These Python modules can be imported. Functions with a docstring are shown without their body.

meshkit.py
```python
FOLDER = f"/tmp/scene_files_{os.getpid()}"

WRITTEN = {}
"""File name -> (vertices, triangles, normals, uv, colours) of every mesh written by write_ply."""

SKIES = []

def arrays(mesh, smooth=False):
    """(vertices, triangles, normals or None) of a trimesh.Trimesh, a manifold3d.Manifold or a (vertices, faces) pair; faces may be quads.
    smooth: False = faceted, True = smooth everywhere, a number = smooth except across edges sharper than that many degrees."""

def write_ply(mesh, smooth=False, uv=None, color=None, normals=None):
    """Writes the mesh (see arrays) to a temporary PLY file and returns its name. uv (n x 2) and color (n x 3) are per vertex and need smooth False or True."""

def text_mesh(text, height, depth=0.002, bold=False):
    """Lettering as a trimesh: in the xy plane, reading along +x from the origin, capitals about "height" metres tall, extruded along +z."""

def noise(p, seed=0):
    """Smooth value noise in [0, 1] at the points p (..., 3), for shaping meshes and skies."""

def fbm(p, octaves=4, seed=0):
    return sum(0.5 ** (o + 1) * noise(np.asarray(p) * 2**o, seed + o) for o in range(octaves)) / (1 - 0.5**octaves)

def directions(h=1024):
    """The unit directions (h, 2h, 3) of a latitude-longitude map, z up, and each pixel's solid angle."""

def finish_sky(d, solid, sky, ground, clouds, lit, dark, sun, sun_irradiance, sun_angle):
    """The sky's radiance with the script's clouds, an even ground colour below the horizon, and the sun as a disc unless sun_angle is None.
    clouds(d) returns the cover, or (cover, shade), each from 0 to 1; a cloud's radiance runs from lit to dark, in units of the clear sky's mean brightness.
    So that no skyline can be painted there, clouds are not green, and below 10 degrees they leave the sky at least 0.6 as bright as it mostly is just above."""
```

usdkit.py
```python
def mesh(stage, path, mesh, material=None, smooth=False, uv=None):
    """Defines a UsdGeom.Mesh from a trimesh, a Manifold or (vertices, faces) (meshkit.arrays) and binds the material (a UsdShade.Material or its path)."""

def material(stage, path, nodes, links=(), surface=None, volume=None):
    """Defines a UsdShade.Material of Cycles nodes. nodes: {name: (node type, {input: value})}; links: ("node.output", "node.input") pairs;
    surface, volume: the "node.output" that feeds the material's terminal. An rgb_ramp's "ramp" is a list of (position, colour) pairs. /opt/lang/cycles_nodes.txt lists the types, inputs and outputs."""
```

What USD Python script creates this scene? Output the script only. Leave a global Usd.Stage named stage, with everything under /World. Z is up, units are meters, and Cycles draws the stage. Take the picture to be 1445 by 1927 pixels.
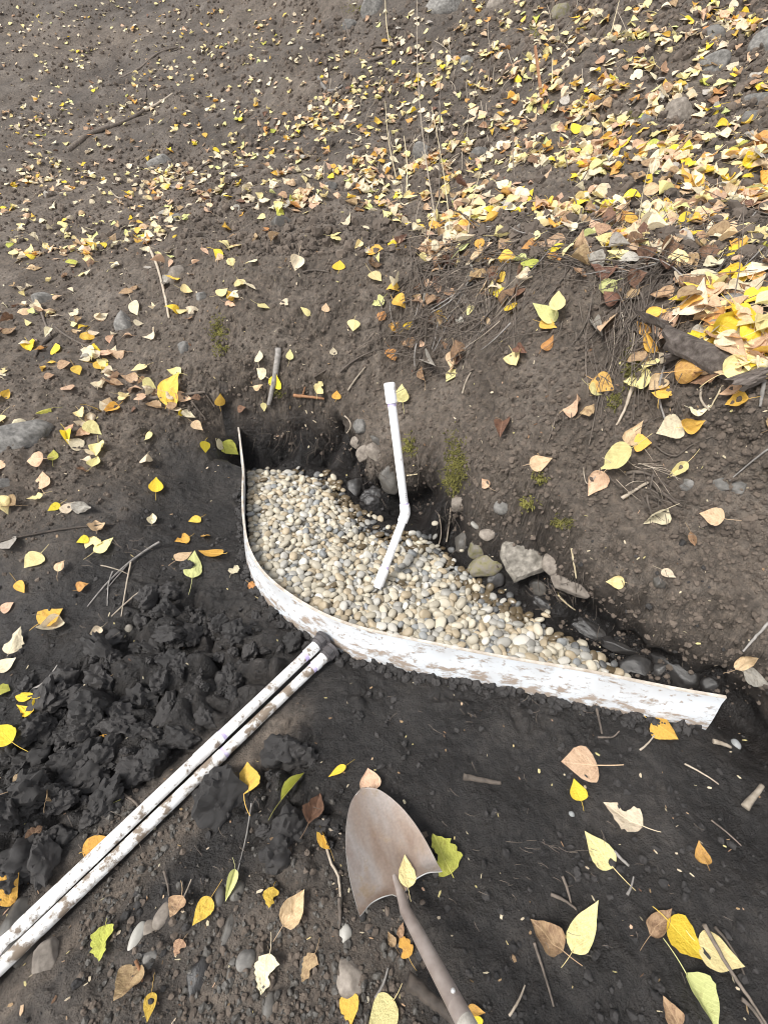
import math, random
import numpy as np, trimesh, usdkit, meshkit
from scipy.interpolate import LinearNDInterpolator, RectBivariateSpline, RegularGridInterpolator
from scipy.ndimage import gaussian_filter
from scipy.spatial import cKDTree
from pxr import Usd, UsdGeom, UsdLux, UsdShade, Sdf, Gf, Vt

stage = Usd.Stage.CreateInMemory()
UsdGeom.SetStageUpAxis(stage, UsdGeom.Tokens.z)
UsdGeom.SetStageMetersPerUnit(stage, 1.0)
stage.SetDefaultPrim(UsdGeom.Xform.Define(stage, '/World').GetPrim())
UsdGeom.Scope.Define(stage, '/World/Looks')
T = Sdf.ValueTypeNames
SEED = 7
rng = np.random.default_rng(SEED)
random.seed(SEED)

# ------------------------------------------------------------------ camera, sky, sun, exposure
EYE, PITCH, FPX, PW, PH = np.array([0, 0, 1.25]), math.radians(38), 900.0, 1445.0, 1927.0
EXPOSURE = 1.08
SUN_AZ, SUN_EL = math.radians(230), math.radians(52)      # azimuth as atan2(x, y)
cam = UsdGeom.Camera.Define(stage, '/World/camera')
cam.CreateHorizontalApertureAttr(36.0)
cam.CreateVerticalApertureAttr(36.0 * 1024 / 767)
cam.CreateFocalLengthAttr(36.0 * FPX / PW)
cam.CreateClippingRangeAttr(Gf.Vec2f(0.05, 200))
cam.CreateExposureAttr(EXPOSURE)
cp, sp = math.cos(PITCH), math.sin(PITCH)
FWD, UPV, RGT = np.array([0, cp, -sp]), np.array([0, sp, cp]), np.array([1.0, 0, 0])
cam.AddTransformOp().Set(Gf.Matrix4d(1, 0, 0, 0, 0, sp, cp, 0, 0, -cp, sp, 0, *EYE, 1))

SUN_DIR = np.array([math.sin(SUN_AZ) * math.cos(SUN_EL), math.cos(SUN_AZ) * math.cos(SUN_EL), math.sin(SUN_EL)])
sky_mat = usdkit.material(stage, '/World/Looks/overcast_sky', {
    's': ('sky_texture', {'sky_type': 'single_scattering', 'sun_disc': False, 'sun_elevation': SUN_EL, 'sun_rotation': SUN_AZ, 'altitude': 200.0, 'aerosol_density': 2.0}),
    'h': ('hsv', {'saturation': 0.22, 'value': 1.0}),
    'tc': ('texture_coordinate', {}),
    'n': ('noise_texture', {'scale': 2.2, 'detail': 4.0}),
    'r': ('map_range', {'from_min': 0.3, 'from_max': 0.7, 'to_min': 0.85, 'to_max': 1.15}),
    'm': ('mix', {'mix_type': 'multiply', 'fac': 1.0}),
    'cc': ('combine_color', {}),
    'b': ('background_shader', {'strength': 0.12})},
    [('s.color', 'h.color'), ('tc.generated', 'n.vector'), ('n.fac', 'r.value'), ('r.result', 'cc.r'), ('r.result', 'cc.g'), ('r.result', 'cc.b'),
     ('h.color', 'm.color1'), ('cc.color', 'm.color2'), ('m.color', 'b.color')], surface='b.background')
dome = UsdLux.DomeLight.Define(stage, '/World/sky')
UsdShade.MaterialBindingAPI.Apply(dome.GetPrim()).Bind(sky_mat)
dome.GetPrim().SetCustomDataByKey('kind', 'structure')
sun = UsdLux.DistantLight.Define(stage, '/World/sun')
sun.CreateIntensityAttr(0.52); sun.CreateAngleAttr(16.0); sun.CreateColorAttr(Gf.Vec3f(1.0, 0.97, 0.92))
sun.GetPrim().CreateAttribute('inputs:normalize', T.Bool).Set(True)
zx = np.cross([0, 0, 1.0], SUN_DIR); zx /= np.linalg.norm(zx); zy = np.cross(SUN_DIR, zx)
sun.AddTransformOp().Set(Gf.Matrix4d(*zx, 0, *zy, 0, *SUN_DIR, 0, 0, 0, 0, 1))

# ------------------------------------------------------------------ helpers
def ray(px, py):
    """Directions (unit depth along the optical axis) through points of the photograph."""
    a, b = (np.asarray(px, float) - PW / 2) / FPX, (np.asarray(py, float) - PH / 2) / FPX
    return a[..., None] * RGT + FWD - b[..., None] * UPV

def at_z(px, py, z):
    d = ray(px, py)
    t = (z - EYE[2]) / d[..., 2]
    return EYE + d * t[..., None]

def at_t(px, py, t):
    return EYE + ray(px, py) * np.asarray(t, float)[..., None]

def project(p):
    q = np.asarray(p, float) - EYE
    t = q @ FWD
    return np.stack([PW / 2 + FPX * (q @ RGT) / t, PH / 2 - FPX * (q @ UPV) / t, t], -1)

USED = {}
def numbered(parent, name):
    k = USED.get((parent, name), 0)
    USED[(parent, name)] = k + 1
    return f'{parent}/{name}' + (f'_{k:03d}' if k else '')

def tag(prim, label=None, cat=None, group=None, kind=None):
    for k, v in (('label', label), ('category', cat), ('group', group), ('kind', kind)):
        if v: prim.SetCustomDataByKey(k, v)
    return prim

def matrix(R, t):
    return Gf.Matrix4d(*R[:, 0], 0, *R[:, 1], 0, *R[:, 2], 0, *[float(x) for x in t], 1)

def thing(name, label, cat, group=None, R=np.eye(3), t=(0, 0, 0)):
    x = UsdGeom.Xform.Define(stage, numbered('/World', name))
    x.AddTransformOp().Set(matrix(R, t))
    return tag(x.GetPrim(), label, cat, group)

def mesh(name, geo, mat, parent='/World', smooth=True, uv=None):
    p = parent if isinstance(parent, str) else str(parent.GetPath())
    return usdkit.mesh(stage, numbered(p, name), geo, mat, smooth=smooth, uv=uv).GetPrim()

def tube(points, radii, sides=6, cap=True):
    p = np.asarray(points, float)
    r = np.broadcast_to(radii, (len(p),))
    t = np.gradient(p, axis=0); t /= np.linalg.norm(t, axis=1, keepdims=True) + 1e-12
    a = np.cross(t[0], [0, 0, 1.0] if abs(t[0, 2]) < .9 else [1.0, 0, 0]); a /= np.linalg.norm(a)
    A = []
    for k in range(len(p)):
        a = a - t[k] * (a @ t[k]); a /= np.linalg.norm(a); A.append(a)
    A = np.array(A); B = np.cross(t, A)
    ang = np.arange(sides) * 2 * np.pi / sides
    v = (p[:, None] + r[:, None, None] * (np.cos(ang)[None, :, None] * A[:, None] + np.sin(ang)[None, :, None] * B[:, None])).reshape(-1, 3)
    i, j = np.meshgrid(np.arange(len(p) - 1), np.arange(sides), indexing='ij')
    q = np.stack([i * sides + j, i * sides + (j + 1) % sides, (i + 1) * sides + (j + 1) % sides, (i + 1) * sides + j], -1).reshape(-1, 4)
    f = np.vstack([q[:, [0, 1, 2]], q[:, [0, 2, 3]]])
    if cap:
        n = len(v); v = np.vstack([v, p[0], p[-1]]); s = np.arange(sides); e = (len(p) - 1) * sides
        f = np.vstack([f, np.stack([np.full(sides, n), (s + 1) % sides, s], 1), np.stack([np.full(sides, n + 1), e + s, e + (s + 1) % sides], 1)])
    return v, f

def hollow_pipe(points, ro, ri, sides=24):
    """A pipe with a wall: outside, inside and the two end rings."""
    v1, f1 = tube(points, ro, sides, False); v2, f2 = tube(points, ri, sides, False)
    n, m = len(v1), len(points); s = np.arange(sides); s1 = (s + 1) % sides; e = (m - 1) * sides
    rings = [np.stack([s, s1, n + s1], 1), np.stack([s, n + s1, n + s], 1), np.stack([e + s, n + e + s1, e + s1], 1), np.stack([e + s, n + e + s, n + e + s1], 1)]
    return np.vstack([v1, v2]), np.vstack([f1, f2[:, ::-1] + n] + [x[:, ::-1] for x in rings])

def join(parts):
    V, F, n = [], [], 0
    for v, f in parts:
        V.append(v); F.append(np.asarray(f) + n); n += len(v)
    return np.vstack(V), np.vstack(F)

def frame(z, x):
    z = z / np.linalg.norm(z); x = x - z * (x @ z); x = x / np.linalg.norm(x)
    return np.stack([x, np.cross(z, x), z], 1)

def smoothstep(a, b, x):
    t = np.clip((x - a) / (b - a), 0, 1)
    return t * t * (3 - 2 * t)

def fb(x, y, s, o=3, seed=0, z=0.0):
    return meshkit.fbm(np.stack([x / s, y / s, np.zeros_like(x) + z], -1), o, seed) - 0.5

# ------------------------------------------------------------------ materials
L = '/World/Looks/'
def mat_soil():
    n = {'dry': ('attribute', {'attribute': 'dry'}), 'wet': ('attribute', {'attribute': 'wet'}), 'g': ('geometry', {}),
         'n1': ('noise_texture', {'scale': 3.5, 'detail': 6.0, 'roughness': .62}), 'n2': ('noise_texture', {'scale': 46.0, 'detail': 6.0, 'roughness': .68}),
         'n3': ('noise_texture', {'scale': 240.0, 'detail': 3.0, 'roughness': .6}), 'v': ('voronoi_texture', {'scale': 120.0, 'feature': 'f1'}),
         'vs': ('voronoi_texture', {'scale': 75.0, 'feature': 'f1'}),
         'brown': ('rgb_ramp', {'ramp': [(.25, (.076, .060, .047)), (.5, (.136, .110, .088)), (.75, (.212, .178, .147))]}),
         'mud': ('rgb_ramp', {'ramp': [(.25, (.0105, .0092, .0086)), (.5, (.027, .0238, .0218)), (.75, (.066, .058, .052))]}),
         'm': ('mix', {}), 'grain': ('rgb_ramp', {'ramp': [(.25, (.38, .38, .38)), (.5, (.95, .95, .95)), (.8, (1.75, 1.7, 1.62))]}), 'mg': ('mix', {'mix_type': 'multiply', 'fac': 1.0}),
         'sp': ('math', {'math_type': 'less_than', 'value2': .055}), 'wn': ('separate_color', {}), 'pick': ('math', {'math_type': 'greater_than', 'value2': .80}), 'both': ('math', {'math_type': 'multiply'}),
         'speck': ('mix', {'color2': (.34, .29, .22)}),
         'wk': ('mix', {'mix_type': 'multiply', 'color2': (.42, .40, .40)}),
         'rough': ('mix_float', {'b': .92}), 'rn': ('map_range', {'from_min': .3, 'from_max': .7, 'to_min': .34, 'to_max': .78, 'clamp': True}), 'n0': ('noise_texture', {'scale': 13.0, 'detail': 7.0, 'roughness': .6}), 'b0': ('bump', {'strength': .75, 'distance': .05}), 'rw': ('mix_float', {'b': .30}),
         'hs': ('math', {'math_type': 'multiply_add', 'value2': .35}), 'b1': ('bump', {'strength': 1.0, 'distance': .022}), 'b2': ('bump', {'strength': .9, 'distance': .006}),
         'p': ('principled_bsdf', {'specular_ior_level': .45})}
    l = [('g.position', x + '.vector') for x in ('n0', 'n1', 'n2', 'n3', 'v', 'vs')] + [
        ('n1.fac', 'brown.fac'), ('n1.fac', 'mud.fac'), ('dry.fac', 'm.fac'), ('mud.color', 'm.color1'), ('brown.color', 'm.color2'),
        ('n2.fac', 'grain.fac'), ('m.color', 'mg.color1'), ('grain.color', 'mg.color2'),
        ('vs.distance', 'sp.value1'), ('vs.color', 'wn.color'), ('wn.r', 'pick.value1'), ('sp.value', 'both.value1'), ('pick.value', 'both.value2'),
        ('mg.color', 'speck.color1'), ('both.value', 'speck.fac'), ('speck.color', 'wk.color1'), ('wet.fac', 'wk.fac'), ('wk.color', 'p.base_color'),
        ('n0.fac', 'rn.value'), ('rn.result', 'rough.a'), ('dry.fac', 'rough.fac'), ('rough.result', 'rw.a'), ('n0.fac', 'b0.height'), ('b0.normal', 'b1.normal'), ('wet.fac', 'rw.fac'), ('rw.result', 'p.roughness'),
        ('n2.fac', 'b1.height'), ('n3.fac', 'b2.height'), ('b1.normal', 'b2.normal'), ('b2.normal', 'p.normal')]
    return usdkit.material(stage, L + 'soil', n, l, surface='p.BSDF')

def mat_plain(name, ramp, scale=20.0, rough=.6, bump=.3, dist=.002, spec=.5, detail=5.0, rnd=0.25, obj=True, stretch=None):
    """A base colour from noise, brightness varied per object, fine relief."""
    n = {'tc': ('texture_coordinate', {}), 'oi': ('object_info', {}), 'mp': ('mapping', {'scale': stretch or (1, 1, 1)}), 'n': ('noise_texture', {'scale': scale, 'detail': detail, 'roughness': .6}),
         'off': ('math', {'math_type': 'multiply', 'value2': 40.0}), 'cx': ('combine_xyz', {}),
         'r': ('rgb_ramp', {'ramp': ramp}), 'v': ('map_range', {'to_min': 1 - rnd, 'to_max': 1 + rnd}), 'h': ('hsv', {}),
         'f': ('noise_texture', {'scale': scale * 9, 'detail': 3.0}), 'b': ('bump', {'strength': bump, 'distance': dist}),
         'p': ('principled_bsdf', {'roughness': rough, 'specular_ior_level': spec})}
    l = [('tc.object', 'mp.vector'), ('oi.random', 'off.value1'), ('off.value', 'cx.x'), ('off.value', 'cx.y'), ('cx.vector', 'mp.location'), ('mp.vector', 'n.vector'), ('mp.vector', 'f.vector'),
         ('n.fac', 'r.fac'), ('oi.random', 'v.value'), ('v.result', 'h.value'), ('r.color', 'h.color'), ('h.color', 'p.base_color'), ('f.fac', 'b.height'), ('b.normal', 'p.normal')]
    return usdkit.material(stage, L + name, n, l, surface='p.BSDF')

def mat_leaf(name, base, spot, amount=.45, edge=None):
    """Leaf colour with side veins, brown spotting that differs from leaf to leaf, and light passing through."""
    n = {'tc': ('texture_coordinate', {}), 'oi': ('object_info', {}), 'off': ('math', {'math_type': 'multiply', 'value2': 60.0}), 'cx': ('combine_xyz', {}), 'mp': ('mapping', {}),
         'n': ('noise_texture', {'scale': 5.0, 'detail': 5.0, 'roughness': .65}), 'r': ('map_range', {'from_min': 1 - amount - .12, 'from_max': 1 - amount + .12, 'clamp': True}),
         'n2': ('noise_texture', {'scale': 17.0, 'detail': 4.0}), 'r2': ('map_range', {'from_min': .72, 'from_max': .95, 'clamp': True, 'to_max': .7}),
         'm': ('mix', {'color1': base, 'color2': spot}), 'm2': ('mix', {'color2': tuple(.6 * x for x in spot)}),
         'sx': ('separate_xyz', {}), 'ua': ('math', {'math_type': 'subtract', 'value2': .5}), 'ub': ('math', {'math_type': 'absolute'}), 'mid': ('math', {'math_type': 'less_than', 'value2': .016}),
         'k1': ('math', {'math_type': 'multiply', 'value2': 44.0}), 'k2': ('math', {'math_type': 'multiply_add', 'value2': -46.0}), 'k3': ('math', {'math_type': 'sine'}), 'k4': ('math', {'math_type': 'greater_than', 'value2': .955}),
         'mx': ('math', {'math_type': 'maximum'}), 'mv': ('math', {'math_type': 'multiply', 'value2': .38}), 'vein': ('mix', {'color2': tuple(min(1, x * 1.35 + .06) for x in base)}),
         'v': ('map_range', {'to_min': .78, 'to_max': 1.14}), 'h': ('hsv', {}), 'hh': ('map_range', {'to_min': .485, 'to_max': .512}),
         'wn': ('math', {'math_type': 'fraction'}), 'w7': ('math', {'math_type': 'multiply', 'value2': 7.13}),
         'b': ('bump', {'strength': .5, 'distance': .02}), 'p': ('principled_bsdf', {'roughness': .55, 'specular_ior_level': .3}), 't': ('translucent_bsdf', {}), 'mc': ('mix_closure', {'fac': .22})}
    l = [('tc.object', 'mp.vector'), ('oi.random', 'off.value1'), ('off.value', 'cx.x'), ('off.value', 'cx.z'), ('cx.vector', 'mp.location'), ('mp.vector', 'n.vector'), ('mp.vector', 'n2.vector'),
         ('n.fac', 'r.value'), ('r.result', 'm.fac'), ('n2.fac', 'r2.value'), ('r2.result', 'm2.fac'), ('vein.color', 'm2.color1'), ('m.color', 'vein.color1'),
         ('tc.UV', 'sx.vector'), ('sx.x', 'ua.value1'), ('ua.value', 'ub.value1'), ('ub.value', 'mid.value1'), ('sx.y', 'k1.value1'), ('ub.value', 'k2.value1'), ('k1.value', 'k2.value3'), ('k2.value', 'k3.value1'), ('k3.value', 'k4.value1'),
         ('mid.value', 'mx.value1'), ('k4.value', 'mx.value2'), ('mx.value', 'mv.value1'), ('mv.value', 'vein.fac'),
         ('oi.random', 'v.value'), ('v.result', 'h.value'), ('oi.random', 'w7.value1'), ('w7.value', 'wn.value1'), ('wn.value', 'hh.value'), ('hh.result', 'h.hue'), ('m2.color', 'h.color'),
         ('h.color', 'p.base_color'), ('h.color', 't.color'), ('n.fac', 'b.height'), ('b.normal', 'p.normal'), ('p.BSDF', 'mc.closure1'), ('t.BSDF', 'mc.closure2')]
    return usdkit.material(stage, L + name, n, l, surface='mc.closure')

def mat_dirty_white(name, white=(.80, .81, .82), dirt=(.17, .13, .10), stretch=(14, 14, 14), cover=.60, streak=None, rough=.35, zlo=-.02, zhi=.05, zadd=0.0):
    """White plastic smeared with dried mud: blotches, streaks and splash dots."""
    n = {'tc': ('texture_coordinate', {}), 'sz': ('separate_xyz', {}), 'zr': ('map_range', {'from_min': zlo, 'from_max': zhi, 'to_min': zadd, 'to_max': 0.0, 'clamp': True}), 'za': ('math', {'math_type': 'add'}), 'm1': ('mapping', {'scale': stretch, 'rotation': (0, 0, .5)}), 'n1': ('noise_texture', {'scale': 1.0, 'detail': 7.0, 'roughness': .68}), 'r1': ('map_range', {'from_min': cover - .02, 'from_max': cover + .075, 'clamp': True}),
         'm2': ('mapping', {'scale': streak or stretch}), 'n2': ('noise_texture', {'scale': 1.0, 'detail': 4.0, 'roughness': .55}), 'r2': ('map_range', {'from_min': .61, 'from_max': .69, 'clamp': True, 'to_max': .85}),
         'mx': ('math', {'math_type': 'maximum'}), 'film': ('noise_texture', {'scale': 9.0, 'detail': 5.0}), 'fr': ('map_range', {'from_min': .35, 'from_max': .75, 'to_min': 0.0, 'to_max': .8, 'clamp': True}),
         'c0': ('mix', {'color1': white, 'color2': tuple(.55 * a + .45 * b for a, b in zip(white, dirt))}), 'c1': ('mix', {'color2': dirt}),
         'ro': ('mix_float', {'a': rough, 'b': .9}), 'b': ('bump', {'strength': .5, 'distance': .0015}), 'p': ('principled_bsdf', {'specular_ior_level': .45})}
    l = [('tc.object', 'm1.vector'), ('m1.vector', 'n1.vector'), ('tc.object', 'sz.vector'), ('sz.z', 'zr.value'), ('n1.fac', 'za.value1'), ('zr.result', 'za.value2'), ('za.value', 'r1.value'), ('tc.object', 'm2.vector'), ('m2.vector', 'n2.vector'), ('n2.fac', 'r2.value'), ('r1.result', 'mx.value1'), ('r2.result', 'mx.value2'),
         ('tc.object', 'film.vector'), ('film.fac', 'fr.value'), ('fr.result', 'c0.fac'), ('c0.color', 'c1.color1'), ('mx.value', 'c1.fac'), ('c1.color', 'p.base_color'), ('mx.value', 'ro.fac'), ('ro.result', 'p.roughness'),
         ('mx.value', 'b.height'), ('b.normal', 'p.normal')]
    return usdkit.material(stage, L + name, n, l, surface='p.BSDF')

M = {}
M['soil'] = mat_soil()

# ------------------------------------------------------------------ the ground: one sheet, from the trench up the bank and the hillside
PXC = np.array([-700, 0, 240, 480, 720, 850, 960, 1200, 1445, 2100], float)
PYR = np.array([-300, 0, 150, 300, 400, 440, 500, 600, 700, 800, 900, 1000, 1100, 1200, 1300], float)
TAB = np.array([
    [12., 10, 9.2, 8.0, 6.0, 5.2, 4.8, 4.1, 3.6, 3.2],
    [9.0, 7.5, 7.0, 6.0, 4.5, 4.0, 3.7, 3.1, 2.8, 2.5],
    [7.2, 6.0, 5.5, 4.75, 3.72, 3.36, 3.1, 2.6, 2.35, 2.1],
    [5.6, 4.6, 4.3, 3.85, 3.3, 3.0, 2.8, 2.35, 2.05, 1.8],
    [4.5, 3.8, 3.4, 2.8, 2.52, 2.36, 2.15, 1.75, 1.55, 1.4],
    [4.1, 3.4, 3.1, 2.40, 2.33, 2.24, 1.95, 1.53, 1.33, 1.17],
    [3.6, 3.0, 2.75, 2.21, 2.22, 2.15, 1.80, 1.41, 1.2, 1.05],
    [3.0, 2.55, 2.42, 2.14, 2.14, 2.02, 1.65, 1.35, 1.13, 0.97],
    [2.5, 2.2, 2.2, 2.15, 2.12, 1.90, 1.58, 1.34, 1.12, 0.95],
    [2.2, 1.98, 2.08, 2.23, 2.07, 1.80, 1.55, 1.34, 1.15, 0.95],
    [2.0, 1.83, 1.95, 2.2, 2.0, 1.74, 1.54, 1.33, 1.18, 0.96],
    [1.86, 1.72, 1.78, 2.0, 1.95, 1.75, 1.60, 1.33, 1.20, 0.98],
    [1.75, 1.62, 1.62, 1.8, 1.9, 1.78, 1.62, 1.33, 1.20, 1.0],
    [1.6, 1.5, 1.5, 1.6, 1.8, 1.75, 1.6, 1.36, 1.20, 1.02],
    [1.5, 1.4, 1.4, 1.4, 1.6, 1.6, 1.5, 1.33, 1.20, 1.03]])
depth_at = RectBivariateSpline(PYR, PXC, np.log(TAB), kx=1, ky=1)
FOOT_PX = np.array([(455, 862), (520, 866), (600, 868), (650, 880), (690, 925), (740, 950), (795, 965), (845, 1008), (880, 1062), (935, 1085), (990, 1105), (1040, 1150), (1090, 1185), (1140, 1212), (1200, 1258), (1280, 1295), (1365, 1330), (1445, 1400), (1700, 1560), (2000, 1700)], float)
FOOT = at_z(FOOT_PX[:, 0], FOOT_PX[:, 1], 0.0)[:, :2]
FOOT = np.vstack([FOOT[0] + [-.05, .02], FOOT])

def polyline_dist(P, line, closed=False):
    """Distance to the polyline, signed (positive on the left of its direction), and the arc position."""
    best = np.full(len(P), 1e9); sign = np.zeros(len(P)); arc = np.zeros(len(P)); s0 = 0.0
    pts = np.vstack([line, line[:1]]) if closed else line
    for a, b in zip(pts[:-1], pts[1:]):
        e = b - a; ln = np.linalg.norm(e)
        u = np.clip(((P - a) @ e) / ln ** 2, 0, 1)
        d = P - (a + u[:, None] * e)
        dist = np.linalg.norm(d, axis=1)
        upd = dist < best - 1e-9
        best[upd] = dist[upd]
        sign[upd] = np.sign(e[0] * (P[upd, 1] - a[1]) - e[1] * (P[upd, 0] - a[0]))
        arc[upd] = s0 + u[upd] * ln
        s0 += ln
    return best * np.where(sign == 0, 1, sign), arc

# the white sheet's top edge and the gravel's outline, seen in plan
WEIR_TOP_PX = np.array([(448, 800), (453, 840), (457, 880), (456, 930), (459, 985), (468, 1028), (497, 1078), (552, 1123), (630, 1163), (700, 1186), (800, 1208), (900, 1226), (1000, 1244), (1100, 1262), (1200, 1281), (1367, 1311)], float)
WEIR_Z = np.array([.165, .15, .135, .125, .12, .12, .12, .12, .12, .12, .12, .12, .12, .12, .12, .12])
WEIR = at_z(WEIR_TOP_PX[:, 0], WEIR_TOP_PX[:, 1], WEIR_Z)[:, :2]

cx = np.array([p for p in np.arange(-700, 2101, 40)], float)
pts = []
for px in cx:
    foot = np.interp(px, FOOT_PX[:, 0], FOOT_PX[:, 1]) if px >= 440 else 1150.0
    for py in np.arange(-300, foot - 24 if px >= 440 else 1151, 35):
        pts.append(at_t(px, py, np.exp(depth_at(py, px)[0, 0])))
pts = np.array(pts)
d, _ = polyline_dist(pts[:, :2], FOOT)
right = pts[:, 0] > FOOT[0, 0]
near = right & (d < .035) & (pts[:, 2] < .6)
nrm = np.array([.62, .78])
pts[near, :2] += nrm * (.035 - d[near])[:, None]
low = [(*f, -.05) for f in FOOT[1:]] + [(*(f - nrm * .04), -.05) for f in FOOT[1:]]
gx, gy = np.meshgrid(np.arange(-2.6, 1.6, .12), np.arange(-1.6, 1.95, .12))
G = np.stack([gx.ravel(), gy.ravel()], 1)
dg, _ = polyline_dist(G, FOOT)
dtab = project(np.column_stack([G, np.zeros(len(G))]))
behind = (dtab[:, 2] < .05) | (G[:, 1] < .3)
keep = behind | ((dtab[:, 0] < 455) & (dtab[:, 1] > 1200)) | ((dtab[:, 0] >= 455) & (dg < -.06))
def floor_z(P):
    return -.012 + .03 * smoothstep(-.2, -1.2, P[:, 0]) + .0 * P[:, 1]
lowg = np.column_stack([G[keep], floor_z(G[keep])])
far = [(-30, -1.6, .4), (-30, 6, 2.5), (-30, 26, 9), (30, 26, 12), (30, 8, 6), (30, -1.6, 1.0), (0, 30, 13), (-8, -1.6, .05), (6, -1.6, .6), (2, -1.6, 0.05), (-30, -8, .2), (30, -8, .8), (0, -8, 0)]
ALLP = np.vstack([pts, np.array(low), lowg, np.array(far)])
lin = LinearNDInterpolator(ALLP[:, :2], ALLP[:, 2])
# a blurred near raster, a coarser far one
nx_, ny_ = np.arange(-2.5, 2.01, .01), np.arange(-.6, 3.61, .01)
Zn = gaussian_filter(lin(*np.meshgrid(nx_, ny_, indexing='ij')), 1.5)
fx_, fy_ = np.arange(-16, 12.01, .06), np.arange(-1.5, 22.01, .06)
Zf = gaussian_filter(lin(*np.meshgrid(fx_, fy_, indexing='ij')), 2.0)
rn, rf = RegularGridInterpolator((nx_, ny_), Zn, bounds_error=False), RegularGridInterpolator((fx_, fy_), Zf, bounds_error=False, fill_value=None)
def base_z(x, y):
    P = np.stack([x, y], -1)
    a, b = rn(P), rf(P)
    w = smoothstep(0, .5, np.minimum(np.minimum(x + 2.5, 2.0 - x), np.minimum(y + .6, 3.6 - y)))
    return np.where(np.isfinite(a), np.nan_to_num(a) * w + b * (1 - w), b)

def axis(lo, fine_lo, fine_hi, hi, step, grow):
    a = list(np.arange(fine_lo, fine_hi, step)); s = step
    while a[-1] < hi: s = min(s * grow, .25); a.append(a[-1] + s)
    s, b = step, [fine_lo]
    while b[-1] > lo: s = min(s * grow, .25); b.append(b[-1] - s)
    return np.array(b[:0:-1] + a)
AX, AY = axis(-14, -1.0, 1.05, 10, .0042, 1.022), axis(-1.3, .0, 2.0, 20, .0042, 1.018)
X, Y = np.meshgrid(AX, AY, indexing='ij')
x, y = X.ravel(), Y.ravel()
P2 = np.stack([x, y], 1)
Z = base_z(x, y)
dfoot, afoot = polyline_dist(P2, FOOT)
dweir, aweir = polyline_dist(P2, WEIR)
bank = (x > FOOT[0, 0]) & (dfoot > 0)
# plan position to gravel-box coordinates: inside = behind the sheet, before the foot of the bank
GRAVEL_BACK_PX = np.array([(462, 868), (540, 868), (612, 880), (650, 915), (690, 970), (760, 985), (842, 1003), (893, 1068), (952, 1113), (1015, 1146), (1075, 1180), (1135, 1216), (1185, 1263)], float)
GRAVEL_BACK = at_z(GRAVEL_BACK_PX[:, 0], GRAVEL_BACK_PX[:, 1], np.linspace(.07, .0, len(GRAVEL_BACK_PX)))[:, :2]
GRAVEL = np.vstack([WEIR[2:15], GRAVEL_BACK[::-1]])
import shapely
GPOLY = shapely.Polygon(GRAVEL)
db, _ = polyline_dist(P2, GRAVEL_BACK)
def gravel_top(x, y, dw, dbk):
    f = dw / (dw + dbk + 1e-6)
    back = .055 - .085 * smoothstep(-.55, .25, x)
    return .088 * (1 - f) + back * f
dw_, db_ = np.abs(dweir), np.abs(db)
inside = shapely.contains_xy(GPOLY, x, y)
ztop = gravel_top(x, y, dw_, db_)
w_in = np.where(inside, smoothstep(0, .03, db_), 0)
Z = np.where(inside, np.minimum(Z, -.05) * (1 - w_in) + (ztop - .052) * w_in, Z)
gap = (x > FOOT[0, 0]) & (dfoot <= 0) & ~inside & (dweir < 0) & (np.abs(dfoot) < .25)
FORE = dweir * 0
# which side of the sheet
front = ~inside & ~gap & ~bank

def blob(px, py, r, z=0.0):
    c = at_z(px, py, z)
    return np.exp(-((x - c[0]) ** 2 + (y - c[1]) ** 2) / (r * r))

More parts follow.
